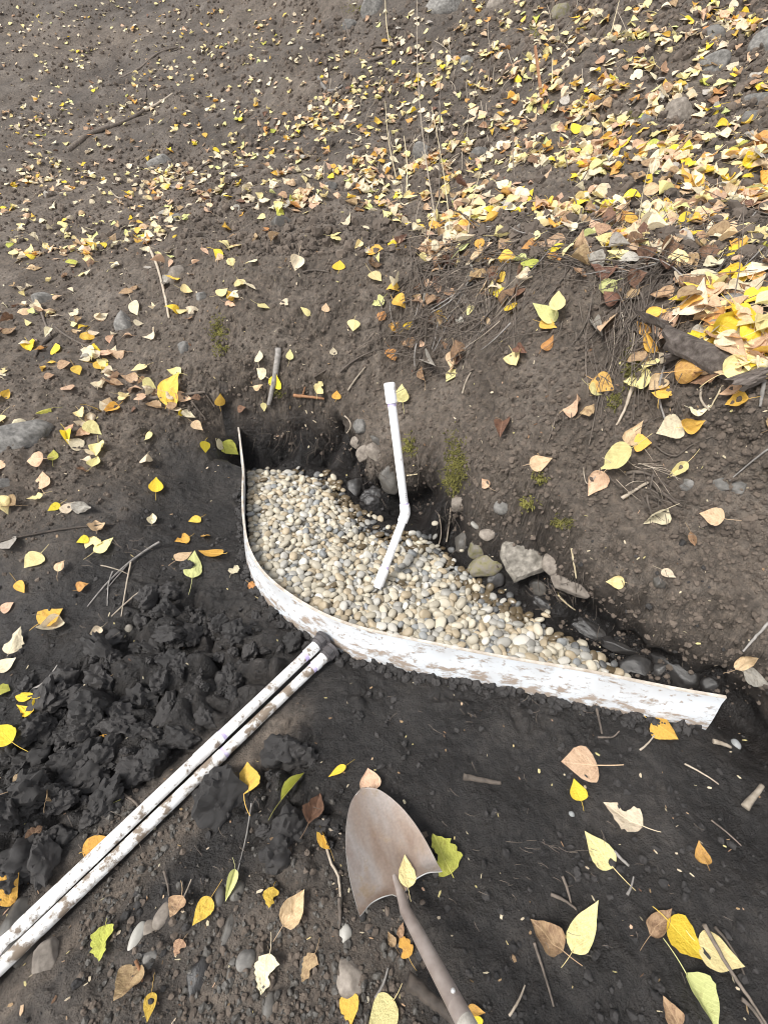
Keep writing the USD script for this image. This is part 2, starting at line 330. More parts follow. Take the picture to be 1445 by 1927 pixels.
# the shallow trench under the two pipes
TR_A, TR_B = at_z(622, 1222, .0)[:2], at_z(-60, 1890, -.02)[:2]
u = (TR_B - TR_A) / np.linalg.norm(TR_B - TR_A); rel = P2 - TR_A
along, across = rel @ u, rel @ np.array([u[1], -u[0]])     # across > 0 on the left of the pipes as seen
L_TR = np.linalg.norm(TR_B - TR_A)
tr = smoothstep(-.10, .02, along) * smoothstep(1.4, 1.1, along)
trench = tr * np.exp(-(across / .06) ** 2)
lineh = .030 + (-.012 - .030) * np.clip(along / L_TR, 0, 1.5)
Z = np.where(inside, Z, Z * (1 - trench) + np.minimum(Z, lineh - .030) * trench)
# churned lumps left of the pipes, and smaller ones right of them
clod = sum(blob(px, py, r) for px, py, r in ((150, 1330, .16), (270, 1260, .17), (380, 1330, .17), (430, 1200, .14), (330, 1150, .13), (300, 1430, .13), (120, 1480, .13), (500, 1250, .08), (60, 1580, .09)))
clod = np.clip(clod, 0, 1) * (front | (dweir > 0)) * (1 - trench)
clod2 = np.clip(sum(blob(px, py, r) for px, py, r in ((550, 1380, .075), (540, 1470, .06), (600, 1560, .06), (490, 1560, .05), (690, 1300, .05), (1000, 1340, .07), (1100, 1370, .06), (850, 1310, .05))), 0, 1) * front
hill = smoothstep(.5, 1.1, Z)
# undercut: the foot of the bank is pushed in under its lip
cave = np.zeros(len(x))
for px, py, r, amp in ((640, 872, .13, .13), (690, 915, .10, .16), (770, 950, .11, .17), (560, 862, .15, .07), (1010, 1120, .10, .08), (1100, 1190, .13, .14), (1190, 1250, .14, .12), (1290, 1295, .14, .10), (1400, 1370, .14, .08), (850, 1010, .06, .05)):
    cave = np.maximum(cave, amp * blob(px, py, r))
prof = np.exp(-np.where(dfoot > 0, dfoot / .022, -dfoot / .09) ** 2) * (x > FOOT[0, 0])
shift = cave * prof
V = np.column_stack([x + .62 * shift, y + .78 * shift, Z - .05 * np.minimum(1, cave / .1) * np.exp(-(dfoot / .05) ** 2) * (x > FOOT[0, 0])])
n1, n2 = len(AX), len(AY)
def grid_normals(V):
    g = V.reshape(n1, n2, 3)
    n = np.cross(np.gradient(g, axis=0), np.gradient(g, axis=1)).reshape(-1, 3)
    return n / (np.linalg.norm(n, axis=1, keepdims=True) + 1e-12)
N = grid_normals(V)
near_mask = (np.abs(x) < 2.2) & (y > -.4) & (y < 3.6)
def billow(V, s, seed, idx):
    out = np.zeros(len(V))
    q = V[idx] / s
    q = q + .8 * np.stack([meshkit.noise(q * .7, seed + 5), meshkit.noise(q * .7, seed + 6), meshkit.noise(q * .7, seed + 7)], -1)
    out[idx] = np.abs(2 * meshkit.noise(q, seed) - 1)
    return out
def fbn(V, s, o, seed, idx):
    out = np.zeros(len(V)); out[idx] = meshkit.fbm(V[idx] / s, o, seed) - .5
    return out
al = np.ones(len(x), bool)
bankm = np.clip(smoothstep(.0, .04, dfoot) * (x > FOOT[0, 0]) + smoothstep(.10, .25, Z) * (x <= FOOT[0, 0]), 0, 1)
soft = 1 - np.clip(clod + .7 * clod2 + bankm, 0, 1)
disp = fbn(V, .30, 3, 11, al) * (.07 * bankm + .12 * hill) + fbn(V, .9, 2, 19, al) * .22 * hill
disp += fbn(V, .09, 3, 12, al) * (.038 * bankm + .036 * soft + .03 * hill)
disp += fbn(V, .022, 2, 13, near_mask) * (.009 * bankm + .0055 * soft + .006 * clod)
disp += (billow(V, .055, 14, near_mask) - .3) * (.022 * bankm * (1 - .5 * hill))
disp += (billow(V, .019, 15, near_mask) - .3) * (.0065 * bankm)
disp += (billow(V, .13, 16, near_mask) - .15) * .12 * clod + (billow(V, .05, 17, near_mask) - .3) * (.055 * clod + .045 * clod2) + (billow(V, .018, 18, near_mask) - .3) * (.008 * clod + .010 * clod2 + .003 * soft) + (billow(V, .075, 91, near_mask) - .3) * .024 * soft * np.clip(.3 + 2.5 * fbn(V, .3, 2, 92, al), 0, 1)
disp *= 1 - .75 * inside
disp *= 1 - .6 * trench
def lumps(cell, rmin, rmax, seed, dens=.8):
    r_ = np.random.default_rng(seed)
    q = np.column_stack([V[near_mask, 0], V[near_mask, 1] + .55 * V[near_mask, 2]])
    q = q + cell * .35 * np.stack([meshkit.noise(V[near_mask] / (cell * .55), seed + 1) - .5, meshkit.noise(V[near_mask] / (cell * .55), seed + 2) - .5], -1) * 2
    lo, hi = q.min(0), q.max(0)
    ga, gb = np.meshgrid(np.arange(lo[0], hi[0], cell), np.arange(lo[1], hi[1], cell), indexing='ij')
    c = np.stack([ga.ravel(), gb.ravel()], 1) + r_.uniform(-.5, .5, (ga.size, 2)) * cell
    c = c[r_.random(len(c)) < dens]
    rr = r_.uniform(rmin, rmax, len(c))
    d_, i_ = cKDTree(c).query(q, k=3)
    h = np.sqrt(np.clip(rr[i_] ** 2 - d_ ** 2, 0, None)).max(1)
    out_ = np.zeros(len(x)); out_[near_mask] = h
    return out_
patch = np.clip(.5 + 3.2 * fbn(V, .16, 3, 61, al), .05, 1)
rest_ = (1 - inside) * (1 - .7 * trench)
disp += rest_ * (lumps(.034, .008, .022, 71, .7) * (.55 * bankm * patch + .28 * np.maximum(clod, clod2) + .08 * soft * patch) + lumps(.015, .003, .0095, 72, .8) * (.75 * bankm * (.3 + .7 * patch) + .26 * soft * (.1 + .9 * patch) + .34 * np.maximum(clod, clod2)))
# keep the mud low where the sheet and the pipes stand
V = V + N * disp[:, None]
# colour of the soil: brown and dry above, black and wet where the seep runs
wob = fbn(V, .16, 4, 21, al) * 1.2
dry = np.where(x > FOOT[0, 0], smoothstep(.0, .06, V[:, 2] + .06 * wob) * smoothstep(-.02, .015, dfoot), smoothstep(.07, .20, V[:, 2] + .12 * wob))
for px, py, r, a in ((150, 925, .20, .8), (40, 980, .25, .8), (110, 1060, .14, .45), (560, 1800, .15, .85), (480, 1890, .14, .85), (690, 1860, .11, .75), (620, 1730, .08, .5), (300, 1850, .08, .5), (150, 1900, .12, .6), (20, 1850, .1, .5), (560, 1000, .0001, 0)):
    dry = np.maximum(dry, a * np.clip(blob(px, py, r) * 1.5, 0, 1) * np.clip(.8 + wob, 0, 1) * ~bank)
stripe = tr * np.exp(-((across + .062) / .042) ** 2) * smoothstep(.12, .3, along) + .8 * tr * np.exp(-((across - .05) / .03) ** 2) * smoothstep(.3, .45, along)
dry = np.maximum(dry, np.clip(stripe * (1.15 + .9 * wob), 0, 1))
dark = sum(blob(px, py, r, .15) * a for px, py, r, a in ((380, 900, .17, .95), (300, 960, .2, .85), (420, 1000, .15, .9), (130, 770, .07, .7), (330, 860, .12, .7)))
dry = np.clip(dry * (1 - np.clip(dark, 0, 1)), 0, 1)
dry = dry * (1 - .42 * hill * np.clip(.55 + 2.2 * fbn(V, .8, 3, 44, al), 0, 1) * smoothstep(1.02, 1.25, V[:, 2]))
seep = np.exp(-(np.minimum(dfoot + .02, 0) / .10) ** 2) * np.exp(-(np.maximum(dfoot, 0) / .03) ** 2) * (x > FOOT[0, 0])
wet = np.clip(1.1 * seep + .55 * inside, 0, 1)
wet = np.maximum(wet, .62 * np.clip(fbn(V, .20, 3, 33, near_mask) * 4 + .15, 0, 1) * (1 - dry) * (1 - .5 * clod))
dry *= 1 - .9 * np.clip(seep, 0, 1)
i, j = np.meshgrid(np.arange(n1 - 1), np.arange(n2 - 1), indexing='ij')
a_ = (i * n2 + j).ravel(); b_ = a_ + n2
F = np.vstack([np.stack([a_, b_, b_ + 1], 1), np.stack([a_, b_ + 1, a_ + 1], 1)])
ground = mesh('ground', (V, F), M['soil'])
tag(ground, kind='structure')
for nm, val in (('dry', dry), ('wet', wet)):
    UsdGeom.PrimvarsAPI(ground).CreatePrimvar(nm, T.FloatArray, 'vertex').Set(Vt.FloatArray.FromNumpy(val.astype(np.float32)))
GM = trimesh.Trimesh(V, F, process=False)
from trimesh.ray.ray_pyembree import RayMeshIntersector
RAYS = RayMeshIntersector(GM)
VN = meshkit.arrays((V, F), True)[2]
def cast(o, dd):
    """First hits on the ground: points, smooth normals, and which rays hit."""
    o, dd = np.atleast_2d(o).astype(float), np.atleast_2d(dd).astype(float)
    tri = RAYS.intersects_first(o, dd)
    ok = tri >= 0
    t = np.where(tri >= 0, tri, 0)
    p0, p1, p2 = V[F[t, 0]], V[F[t, 1]], V[F[t, 2]]
    fn = np.cross(p1 - p0, p2 - p0)
    s = np.einsum('ij,ij->i', p0 - o, fn) / (np.einsum('ij,ij->i', dd, fn) + 1e-20)
    nn = VN[F[t]].mean(1); nn /= np.linalg.norm(nn, axis=1, keepdims=True)
    return o + dd * s[:, None], nn, ok
def hit(px, py):
    px, py = np.atleast_1d(px).astype(float), np.atleast_1d(py).astype(float)
    p, n, ok = cast(np.broadcast_to(EYE, (len(px), 3)), ray(px, py))
    return p, n, ok
def drop(xx, yy):
    """Ground height below plan points."""
    xx, yy = np.atleast_1d(xx).astype(float), np.atleast_1d(yy).astype(float)
    return cast(np.column_stack([xx, yy, np.full(len(xx), 15.0)]), np.broadcast_to([0, 0, -1.0], (len(xx), 3)))

# ------------------------------------------------------------------ materials of the things
M['weir'] = mat_dirty_white('muddy_white_sheet', white=(.60, .63, .66), dirt=(.29, .235, .19), stretch=(18, 18, 40), cover=.565, streak=(60, 60, 60), rough=.4, zlo=-.04, zhi=.07, zadd=.15)
M['pipe'] = mat_dirty_white('muddy_white_pipe', white=(.82, .82, .81), dirt=(.20, .16, .125), stretch=(30, 30, 30), cover=.555, streak=(90, 90, 90), rough=.3)
M['pipe_mud'] = mat_dirty_white('muddier_white_pipe', white=(.80, .80, .78), dirt=(.20, .158, .12), stretch=(26, 26, 26), cover=.485, streak=(60, 60, 60), rough=.35)
M['clean_pipe'] = mat_dirty_white('clean_white_pipe', white=(.86, .86, .87), dirt=(.40, .37, .34), stretch=(8, 8, 8), cover=.74, streak=(30, 30, 30), rough=.25)
M['primer'] = mat_plain('purple_primer', [(.3, (.42, .34, .60)), (.7, (.62, .58, .74))], 60, rough=.4, rnd=0)
M['fitting'] = mat_plain('dark_fitting', [(.35, (.035, .033, .034)), (.7, (.11, .10, .10))], 40, rough=.5, rnd=0)
M['ink'] = mat_plain('ink', [(.3, (.05, .05, .06)), (.7, (.12, .12, .14))], 60, rnd=0)
M['raw_edge'] = mat_plain('raw_cut_edge', [(.3, (.32, .26, .20)), (.5, (.46, .41, .35)), (.75, (.70, .66, .60))], 30, rough=.6, rnd=0)

def mat_rusty():
    n = {'tc': ('texture_coordinate', {}), 'mp': ('mapping', {'scale': (14, 5, 14)}), 'n': ('noise_texture', {'scale': .9, 'detail': 5.0, 'roughness': .55}),
         'n2': ('noise_texture', {'scale': 180.0, 'detail': 4.0}), 'n3': ('noise_texture', {'scale': 14.0, 'detail': 5.0, 'roughness': .7}),
         'r': ('rgb_ramp', {'ramp': [(.3, (.17, .105, .07)), (.45, (.26, .20, .16)), (.6, (.31, .275, .25)), (.75, (.21, .135, .10))]}),
         'mud': ('mix', {'color2': (.17, .125, .08)}), 'mr': ('map_range', {'from_min': .54, 'from_max': .64, 'clamp': True, 'to_max': .8}),
         'gr': ('rgb_ramp', {'ramp': [(.3, (.9, .9, .9)), (.7, (1.08, 1.08, 1.08))]}), 'mm': ('mix', {'mix_type': 'multiply', 'fac': 1.0}),
         'met': ('mix_float', {'a': .55, 'b': .0}), 'ro': ('mix_float', {'a': .36, 'b': .75}), 'b': ('bump', {'strength': .2, 'distance': .0006}), 'p': ('principled_bsdf', {})}
    l = [('tc.object', 'mp.vector'), ('mp.vector', 'n.vector'), ('tc.object', 'n2.vector'), ('tc.object', 'n3.vector'), ('n.fac', 'r.fac'), ('n3.fac', 'mr.value'), ('r.color', 'mud.color1'), ('mr.result', 'mud.fac'),
         ('n2.fac', 'gr.fac'), ('mud.color', 'mm.color1'), ('gr.color', 'mm.color2'), ('mm.color', 'p.base_color'), ('mr.result', 'met.fac'), ('met.result', 'p.metallic'), ('mr.result', 'ro.fac'), ('ro.result', 'p.roughness'), ('n2.fac', 'b.height'), ('b.normal', 'p.normal')]
    return usdkit.material(stage, L + 'rusty_steel', n, l, surface='p.BSDF')
M['steel'] = mat_rusty()
M['steel_edge'] = usdkit.material(stage, L + 'worn_bright_steel', {'p': ('principled_bsdf', {'base_color': (.72, .71, .69), 'metallic': .8, 'roughness': .35})}, surface='p.BSDF')
M['socket'] = mat_plain('rusty_socket', [(.3, (.13, .10, .085)), (.5, (.215, .18, .16)), (.7, (.30, .265, .245))], 16, rough=.5, spec=.6, rnd=0, stretch=(1, 1, .35))
M['grey_wood'] = mat_plain('weathered_wood', [(.3, (.16, .145, .125)), (.6, (.30, .28, .245)), (.8, (.42, .40, .36))], 22, rough=.75, stretch=(4, 4, .25))
M['stone_pale'] = mat_plain('pale_stone', [(.3, (.11, .098, .08)), (.5, (.205, .185, .155)), (.7, (.33, .30, .255))], 55, rough=.8, bump=.3, dist=.0012, detail=8)
M['stone_grey'] = mat_plain('grey_stone', [(.3, (.062, .058, .053)), (.5, (.125, .118, .108)), (.75, (.23, .218, .20))], 55, rough=.8, bump=.3, dist=.0012, detail=8)
M['stone_brown'] = mat_plain('brown_stone', [(.3, (.10, .083, .068)), (.5, (.17, .145, .12)), (.75, (.26, .225, .19))], 60, rough=.8, bump=.3, dist=.0012, detail=8)
M['stone_moss'] = mat_plain('mossy_stone', [(.32, (.08, .075, .03)), (.45, (.14, .125, .07)), (.55, (.13, .115, .09)), (.75, (.20, .18, .15))], 55, rough=.8, bump=.3, dist=.0012, detail=7)
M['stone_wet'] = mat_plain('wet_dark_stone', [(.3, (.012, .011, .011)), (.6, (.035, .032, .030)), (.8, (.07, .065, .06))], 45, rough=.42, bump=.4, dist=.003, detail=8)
M['stone_dim'] = mat_plain('damp_stone', [(.3, (.04, .036, .031)), (.6, (.075, .068, .059)), (.8, (.13, .117, .10))], 60, rough=.55, bump=.3, dist=.0012, detail=8)
PEB = {'cream': [(.3, (.335, .295, .22)), (.7, (.475, .435, .35))], 'tan': [(.3, (.28, .225, .145)), (.7, (.42, .35, .25))], 'grey': [(.3, (.23, .22, .195)), (.7, (.36, .345, .31))],
       'blue grey': [(.3, (.16, .165, .165)), (.7, (.27, .275, .27))], 'dark grey': [(.3, (.07, .07, .07)), (.7, (.14, .14, .135))], 'white': [(.3, (.44, .415, .36)), (.7, (.57, .545, .49))],
       'wet brown': [(.3, (.065, .048, .028)), (.7, (.15, .115, .07))]}
for k, r in PEB.items():
    M['peb ' + k] = mat_plain('pebble_' + k.replace(' ', '_'), r, 30, rough=.3 if k == 'wet brown' else .55, bump=.15, dist=.001, rnd=.2)
LEAF = {'bright yellow': ((.80, .58, .05), (.60, .36, .06), .25), 'golden yellow': ((.76, .47, .085), (.50, .27, .08), .36), 'pale yellow': ((.76, .65, .31), (.58, .45, .21), .34), 'cream': ((.75, .65, .46), (.56, .45, .30), .40),
        'peach': ((.66, .47, .30), (.50, .33, .20), .44), 'tan': ((.44, .30, .17), (.25, .155, .09), .46), 'brown': ((.22, .125, .075), (.11, .065, .045), .46), 'orange': ((.62, .34, .10), (.40, .20, .08), .42),
        'green yellow': ((.52, .52, .10), (.30, .27, .06), .38), 'pale green': ((.60, .62, .26), (.42, .40, .16), .30), 'grey': ((.42, .39, .34), (.25, .22, .18), .42)}
for k, (b, s, a) in LEAF.items():
    M['leaf ' + k] = mat_leaf('leaf_' + k.replace(' ', '_'), b, s, a)
    M['stalk ' + k] = usdkit.material(stage, L + 'stalk_' + k.replace(' ', '_'), {'p': ('principled_bsdf', {'base_color': tuple(.75 * v + .1 * w for v, w in zip(b, (1, .7, .4))), 'roughness': .6})}, surface='p.BSDF')
TW = {'dark': [(.3, (.035, .027, .021)), (.7, (.09, .07, .055))], 'brown': [(.3, (.06, .048, .039)), (.7, (.155, .125, .10))], 'pale': [(.3, (.24, .195, .145)), (.7, (.42, .36, .285))], 'rust': [(.3, (.16, .075, .035)), (.7, (.30, .155, .075))],
      'straw': [(.3, (.36, .29, .17)), (.7, (.58, .50, .34))], 'grey': [(.3, (.12, .11, .10)), (.7, (.26, .24, .22))]}
for k, r in TW.items():
    M['twig ' + k] = mat_plain('twig_' + k, r, 60, rough=.8, bump=.5, dist=.0015)
M['bark'] = mat_plain('bark', [(.3, (.06, .046, .038)), (.5, (.15, .122, .104)), (.75, (.30, .255, .225))], 30, rough=.9, bump=.9, dist=.006, detail=8, stretch=(.5, 4, 2))
M['moss'] = mat_plain('moss', [(.3, (.07, .066, .014)), (.7, (.26, .24, .06))], 30, rough=.9, rnd=.2)
M['crumb_dry'] = mat_plain('dry_soil_crumb', [(.3, (.060, .046, .035)), (.7, (.145, .115, .092))], 40, rough=.95, bump=.5, dist=.003, rnd=.3)
M['crumb_wet'] = mat_plain('black_mud_crumb', [(.3, (.014, .0125, .012)), (.7, (.042, .038, .036))], 40, rough=.65, bump=.5, dist=.003, rnd=.35)

# ------------------------------------------------------------------ the white sheet that dams the gravel
def smooth_line(p, n):
    s = np.r_[0, np.cumsum(np.linalg.norm(np.diff(p, axis=0), axis=1))]
    from scipy.interpolate import PchipInterpolator
    return PchipInterpolator(s, p, axis=0)(np.linspace(0, s[-1], n))
W3 = smooth_line(np.column_stack([WEIR, WEIR_Z]), 160)
tg = np.gradient(W3[:, :2], axis=0); tg /= np.linalg.norm(tg, axis=1, keepdims=True)
out = np.stack([tg[:, 1], -tg[:, 0]], 1)                     # towards the trench
wz = np.linspace(0, 1, 9)
rows_o, rows_i = [], []
for k, v in enumerate(wz):                                     # 0 = buried edge, 1 = top edge
    zb = -.13
    bulge = .014 * math.sin(math.pi * min(1, v * 1.15)) + .004 * np.sin(np.linspace(0, 23, 160)) * (1 - v)
    zz = zb + (W3[:, 2] + .0025 * np.sin(np.linspace(0, 31, 160)) - zb) * v
    o_ = W3[:, :2] + out * (bulge + .0035)[:, None]
    i_ = W3[:, :2] + out * (bulge - .0035)[:, None]
    rows_o.append(np.column_stack([o_, zz])); rows_i.append(np.column_stack([i_, zz]))
def sheet(rows, flip):
    v = np.array(rows); m, n = v.shape[:2]
    a, b = np.meshgrid(np.arange(m - 1), np.arange(n - 1), indexing='ij')
    q = np.stack([a * n + b, a * n + b + 1, (a + 1) * n + b + 1, (a + 1) * n + b], -1).reshape(-1, 4)
    f = np.vstack([q[:, [0, 1, 2]], q[:, [0, 2, 3]]])
    return v.reshape(-1, 3), f[:, ::-1] if flip else f
weir = thing('plastic_sheet_dam', 'curved white plastic sheet smeared with mud, holding back the pebbles', 'sheet')
mesh('sheet', join([sheet(rows_o, False), sheet(rows_i, True), sheet([rows_o[0], rows_i[0]], True), sheet([[r[-1] for r in rows_o], [r[-1] for r in rows_i]], True), sheet([[r[0] for r in rows_o], [r[0] for r in rows_i]], False)]), M['weir'], weir, smooth=40)
rim_o, rim_i = rows_o[-1] + [0, 0, .0005], rows_i[-1] + [0, 0, .0005]
mesh('cut_edge', join([sheet([rim_o, rim_i], False), sheet([rim_o + np.c_[out * .0006, np.full(160, -.004)], rim_o], False), sheet([rim_i, rim_i - np.c_[out * .0006, np.full(160, .004)]], False)]), M['raw_edge'], weir, smooth=40)

# ------------------------------------------------------------------ the two drain pipes and their fittings
P1a, P1b = at_z(604, 1207, .032), at_z(-70, 1848, -.012)
P2a, P2b = at_z(619, 1228, .014), at_z(-70, 1888, -.022)
def along_(a, b, s0, s1, n=2, sag=0):
    e = (b - a) / np.linalg.norm(b - a)
    return np.array([a + e * s for s in np.linspace(s0, s1, n)])
for k, (a, b, lab, mm) in enumerate(((P1a, P1b, 'upper of the two white drain pipes, cleaner and lying higher in the trench', 'pipe'), (P2a, P2b, 'lower of the two white drain pipes, half sunk in brown mud', 'pipe_mud'))):
    r = .0143
    t = thing('drain_pipe', lab, 'pipe', 'pair of pipes draining the gravel bed')
    full = np.linalg.norm(b - a)
    mesh('pipe', hollow_pipe(along_(a, b, .055, full, 40), r, r - .003), M[mm], t, smooth=40)
    mesh('adapter', hollow_pipe(along_(a, b, .012, .062), .0172, .0141), M['pipe'], t, smooth=40)
    mesh('primer_ring', hollow_pipe(along_(a, b, .0625, .075), r + .0004, r - .001), M['primer'], t, smooth=40)
    sc = np.linalg.norm(b - a) * (.385 if k == 0 else .40)
    mesh('coupling', hollow_pipe(along_(a, b, sc, sc + .075), .0159, .0141), M[mm], t, smooth=40)
    mesh('primer_ring', hollow_pipe(along_(a, b, sc - .009, sc - .0003), r + .0004, r - .001), M['primer'], t, smooth=40)
    e = (b - a) / np.linalg.norm(b - a)
    f = thing('bulkhead_fitting', ('upper' if k == 0 else 'lower') + ' dark grey ribbed fitting where a pipe enters the white sheet', 'fitting', 'fittings through the white sheet')
    mesh('nut', tube(along_(a, b, -.006, .012), .025, 8), M['fitting'], f, smooth=20)
    mesh('flange', tube(np.array([a + e * s for s in (-.016, -.0125, -.0065)]), [.027, .0285, .0285], 28), M['fitting'], f, smooth=40)
    mesh('collar', hollow_pipe(along_(a, b, .0125, .022), .0205, .0143), M['fitting'], f, smooth=40)

# ------------------------------------------------------------------ the standing pipe
S0, S1, S2 = at_t(721, 1077, 1.668), at_t(763, 966, 1.72), at_t(733, 726, 1.57)
vent = thing('standing_pipe', 'white bent pipe standing in the pebbles with a cap on top', 'pipe')
r = .0143
d1, d2 = (S1 - S0) / np.linalg.norm(S1 - S0), (S2 - S1) / np.linalg.norm(S2 - S1)
mesh('lower_pipe', hollow_pipe(np.array([S0 - d1 * .06, S1 - d1 * .02]), r, r - .003), M['clean_pipe'], vent, smooth=40)
mesh('riser', hollow_pipe(np.array([S1 + d2 * .02, S2]), r, r - .003), M['clean_pipe'], vent, smooth=40)
bend = [S1 - d1 * .034, S1 - d1 * .012] + [(S1 - d1 * .012) * (1 - q) ** 2 + 2 * S1 * q * (1 - q) + (S1 + d2 * .012) * q * q for q in (.25, .5, .75)] + [S1 + d2 * .012, S1 + d2 * .034]
mesh('elbow', hollow_pipe(np.array(bend), .0183, .0141), M['clean_pipe'], vent, smooth=40)
mesh('cap', tube(np.array([S2 - d2 * .055, S2 - d2 * .054, S2 + d2 * .006, S2 + d2 * .0095, S2 + d2 * .011]), [.0178, .0187, .0187, .0175, .014], 28), M['clean_pipe'], vent, smooth=40)
mesh('primer_ring', hollow_pipe(np.array([S2 - d2 * .066, S2 - d2 * .056]), r + .0004, r - .001), M['primer'], vent, smooth=40)
mesh('primer_ring', hollow_pipe(np.array([S1 + d2 * .0345, S1 + d2 * .042]), r + .0003, r - .001), M['primer'], vent, smooth=40)
mesh('coupling', hollow_pipe(np.array([S0 - d1 * .05, S0 + d1 * .012]), .0178, .0141), M['clean_pipe'], vent, smooth=40)
mesh('primer_ring', hollow_pipe(np.array([S0 + d1 * .0125, S0 + d1 * .021]), r + .0004, r - .001), M['primer'], vent, smooth=40)
side = np.cross(d2, RGT); side /= np.linalg.norm(side)
side = -side if side @ (EYE - S1) < 0 else side
side = side * .8 + RGT * .6; side -= d2 * (side @ d2); side /= np.linalg.norm(side)
marks = [trimesh.creation.box((.0022, .0009, q)) for q in (.004, .003, .0045, .003, .004)]
parts = []
for k, m in enumerate(marks):
    m.apply_transform(np.vstack([np.column_stack([frame(d2, np.cross(side, d2)), S1 + d2 * (.050 + .0068 * k) + side * (r - .0001)]), [0, 0, 0, 1]]))
    parts.append((np.array(m.vertices), np.array(m.faces)))
mesh('print_mark', join(parts), M['ink'], vent, smooth=False)

# ------------------------------------------------------------------ the shovel
def blade_grid():
    ny, nx = 40, 33
    prof_v = np.array([0, .1, .25, .4, .6, .75, .86, .93, .97, 1.0])
    prof_w = np.array([1.0, .995, .975, .925, .80, .645, .485, .345, .225, .0])
    vv = 1 - (1 - np.linspace(0, 1, ny)) ** 1.35
    uu = np.linspace(-1, 1, nx)
    from scipy.interpolate import PchipInterpolator
    hw = PchipInterpolator(prof_v, prof_w)(vv) * .0895
    hw[-1] = .009
    Lb = .222
    P = np.zeros((ny, nx, 3))
    for a in range(ny):
        xx = uu * hw[a]
        back = -.030 * (1 - np.exp(-np.abs(xx) / .05)) * (1 - vv[a]) ** 2 * 1.0 + (.0)
        yy = vv[a] * Lb + (.009 * np.sin(np.pi * np.clip(np.abs(xx) / .0895, 0, 1)) * (np.abs(xx) > .012) - .005 * smoothstep(.06, .0895, np.abs(xx))) * (1 - vv[a]) ** 4 + .0 * back
        tipround = -.004 * (np.abs(uu) ** 2) * smoothstep(.9, 1, vv[a])
        zz = .20 * xx ** 2 / .0895 + .026 * (vv[a] - .35) ** 2 - .004 * np.exp(-(xx / .014) ** 2) * (1 - vv[a]) * 0
        lip = .012 * np.exp(-(vv[a] / .05) ** 2) * (1 - np.exp(-(xx / .025) ** 2))
        frog = .010 * np.exp(-(xx / (.010 + .02 * (1 - vv[a]))) ** 2) * (1 - smoothstep(.0, .45, vv[a]))
        P[a] = np.stack([xx, yy + tipround, zz + lip + frog], -1)
    return P
BP = blade_grid()
# the blade's frame: shoulders' middle, the direction to the tip, and the surface's up
sh_mid, tipw = at_z(755, 1686, .040), at_z(684, 1494, .030)
yb = (tipw - sh_mid); yb /= np.linalg.norm(yb)
zb = np.array([.02, -.10, 1.0]); zb -= yb * (zb @ yb); zb /= np.linalg.norm(zb)
RB = np.stack([np.cross(yb, zb), yb, zb], 1)
shovel = thing('shovel', 'small rusty round point shovel lying on the mud, its handle towards the viewer', 'shovel', None, RB, sh_mid)
m, n = BP.shape[:2]
top = BP.reshape(-1, 3)
gn = np.cross(np.gradient(BP, axis=1), np.gradient(BP, axis=0)).reshape(-1, 3); gn /= np.linalg.norm(gn, axis=1, keepdims=True) + 1e-12
bot = top - gn * .0024
vb, fb_ = sheet(BP, True)
edge = list(range(0, n)) + [k * n + n - 1 for k in range(1, m)] + [(m - 1) * n + k for k in range(n - 2, -1, -1)] + [k * n for k in range(m - 2, 0, -1)]
mesh('blade', join([(top, fb_), (bot, fb_[:, ::-1])]), M['steel'], shovel, smooth=40)
e0 = np.array(edge); e1 = np.roll(e0, -1)
vt = np.vstack([top, bot]); nT = len(top)
rimf = np.vstack([np.stack([e0, e1, nT + e1], 1), np.stack([e0, nT + e1, nT + e0], 1)])
mesh('worn_edge', (vt, rimf), M['steel_edge'], shovel, smooth=False)
inv = RB.T
def loc(p): return inv @ (np.asarray(p) - sh_mid)
H0, H1 = at_t(757, 1704, .945), at_t(872, 1918, .745)
hd = (H1 - H0) / np.linalg.norm(H1 - H0); hl = np.linalg.norm(H1 - H0)
pt = [sh_mid + yb * .035 - zb * -.0035, sh_mid + yb * .006 + zb * .0105] + [H0 + hd * hl * s for s in (.06, .3, .6, .9)]
mesh('socket', tube([loc(p) for p in pt], [.006, .0088, .0108, .0124, .0136, .0146], 20), M['socket'], shovel, smooth=40)
sv, sf = tube([loc(H0 + hd * hl * s) for s in (.9, .9001, 1.0, 1.06)], [.0146, .0147, .0150, .0150], 20)
tongue = sf
mesh('ferrule', (sv, sf), M['socket'], shovel, smooth=40)
mesh('rivet', trimesh.creation.icosphere(2, .0042).apply_translation(loc(H0 + hd * hl * .86 + np.cross(hd, RGT) / np.linalg.norm(np.cross(hd, RGT)) * .0144 * (1 if np.cross(hd, RGT) @ (EYE - H0) > 0 else -1))), M['steel_edge'], shovel)
mesh('handle', tube([loc(H0 + hd * s) for s in (hl * .88, hl * .9, hl * 1.04, hl * 1.3, .8, .82)], [.0132, .0132, .0153, .0153, .0148, .012], 20), M['grey_wood'], shovel, smooth=40)

# ------------------------------------------------------------------ shapes that repeat: kept as class prims and referenced
LIB = stage.CreateClassPrim('/World/Library')
def library(name, build):
    path = f'/World/Library/{name}'
    if not stage.GetPrimAtPath(path):
        build(path)
    return path

def copy(name, path, R, t, label, cat, group=None):
    x = UsdGeom.Xform.Define(stage, numbered('/World', name))
    p = x.GetPrim()
    p.GetReferences().AddInternalReference(path)
    x.AddTransformOp().Set(matrix(R, t))
    p.SetInstanceable(True)
    return tag(p, label, cat, group)

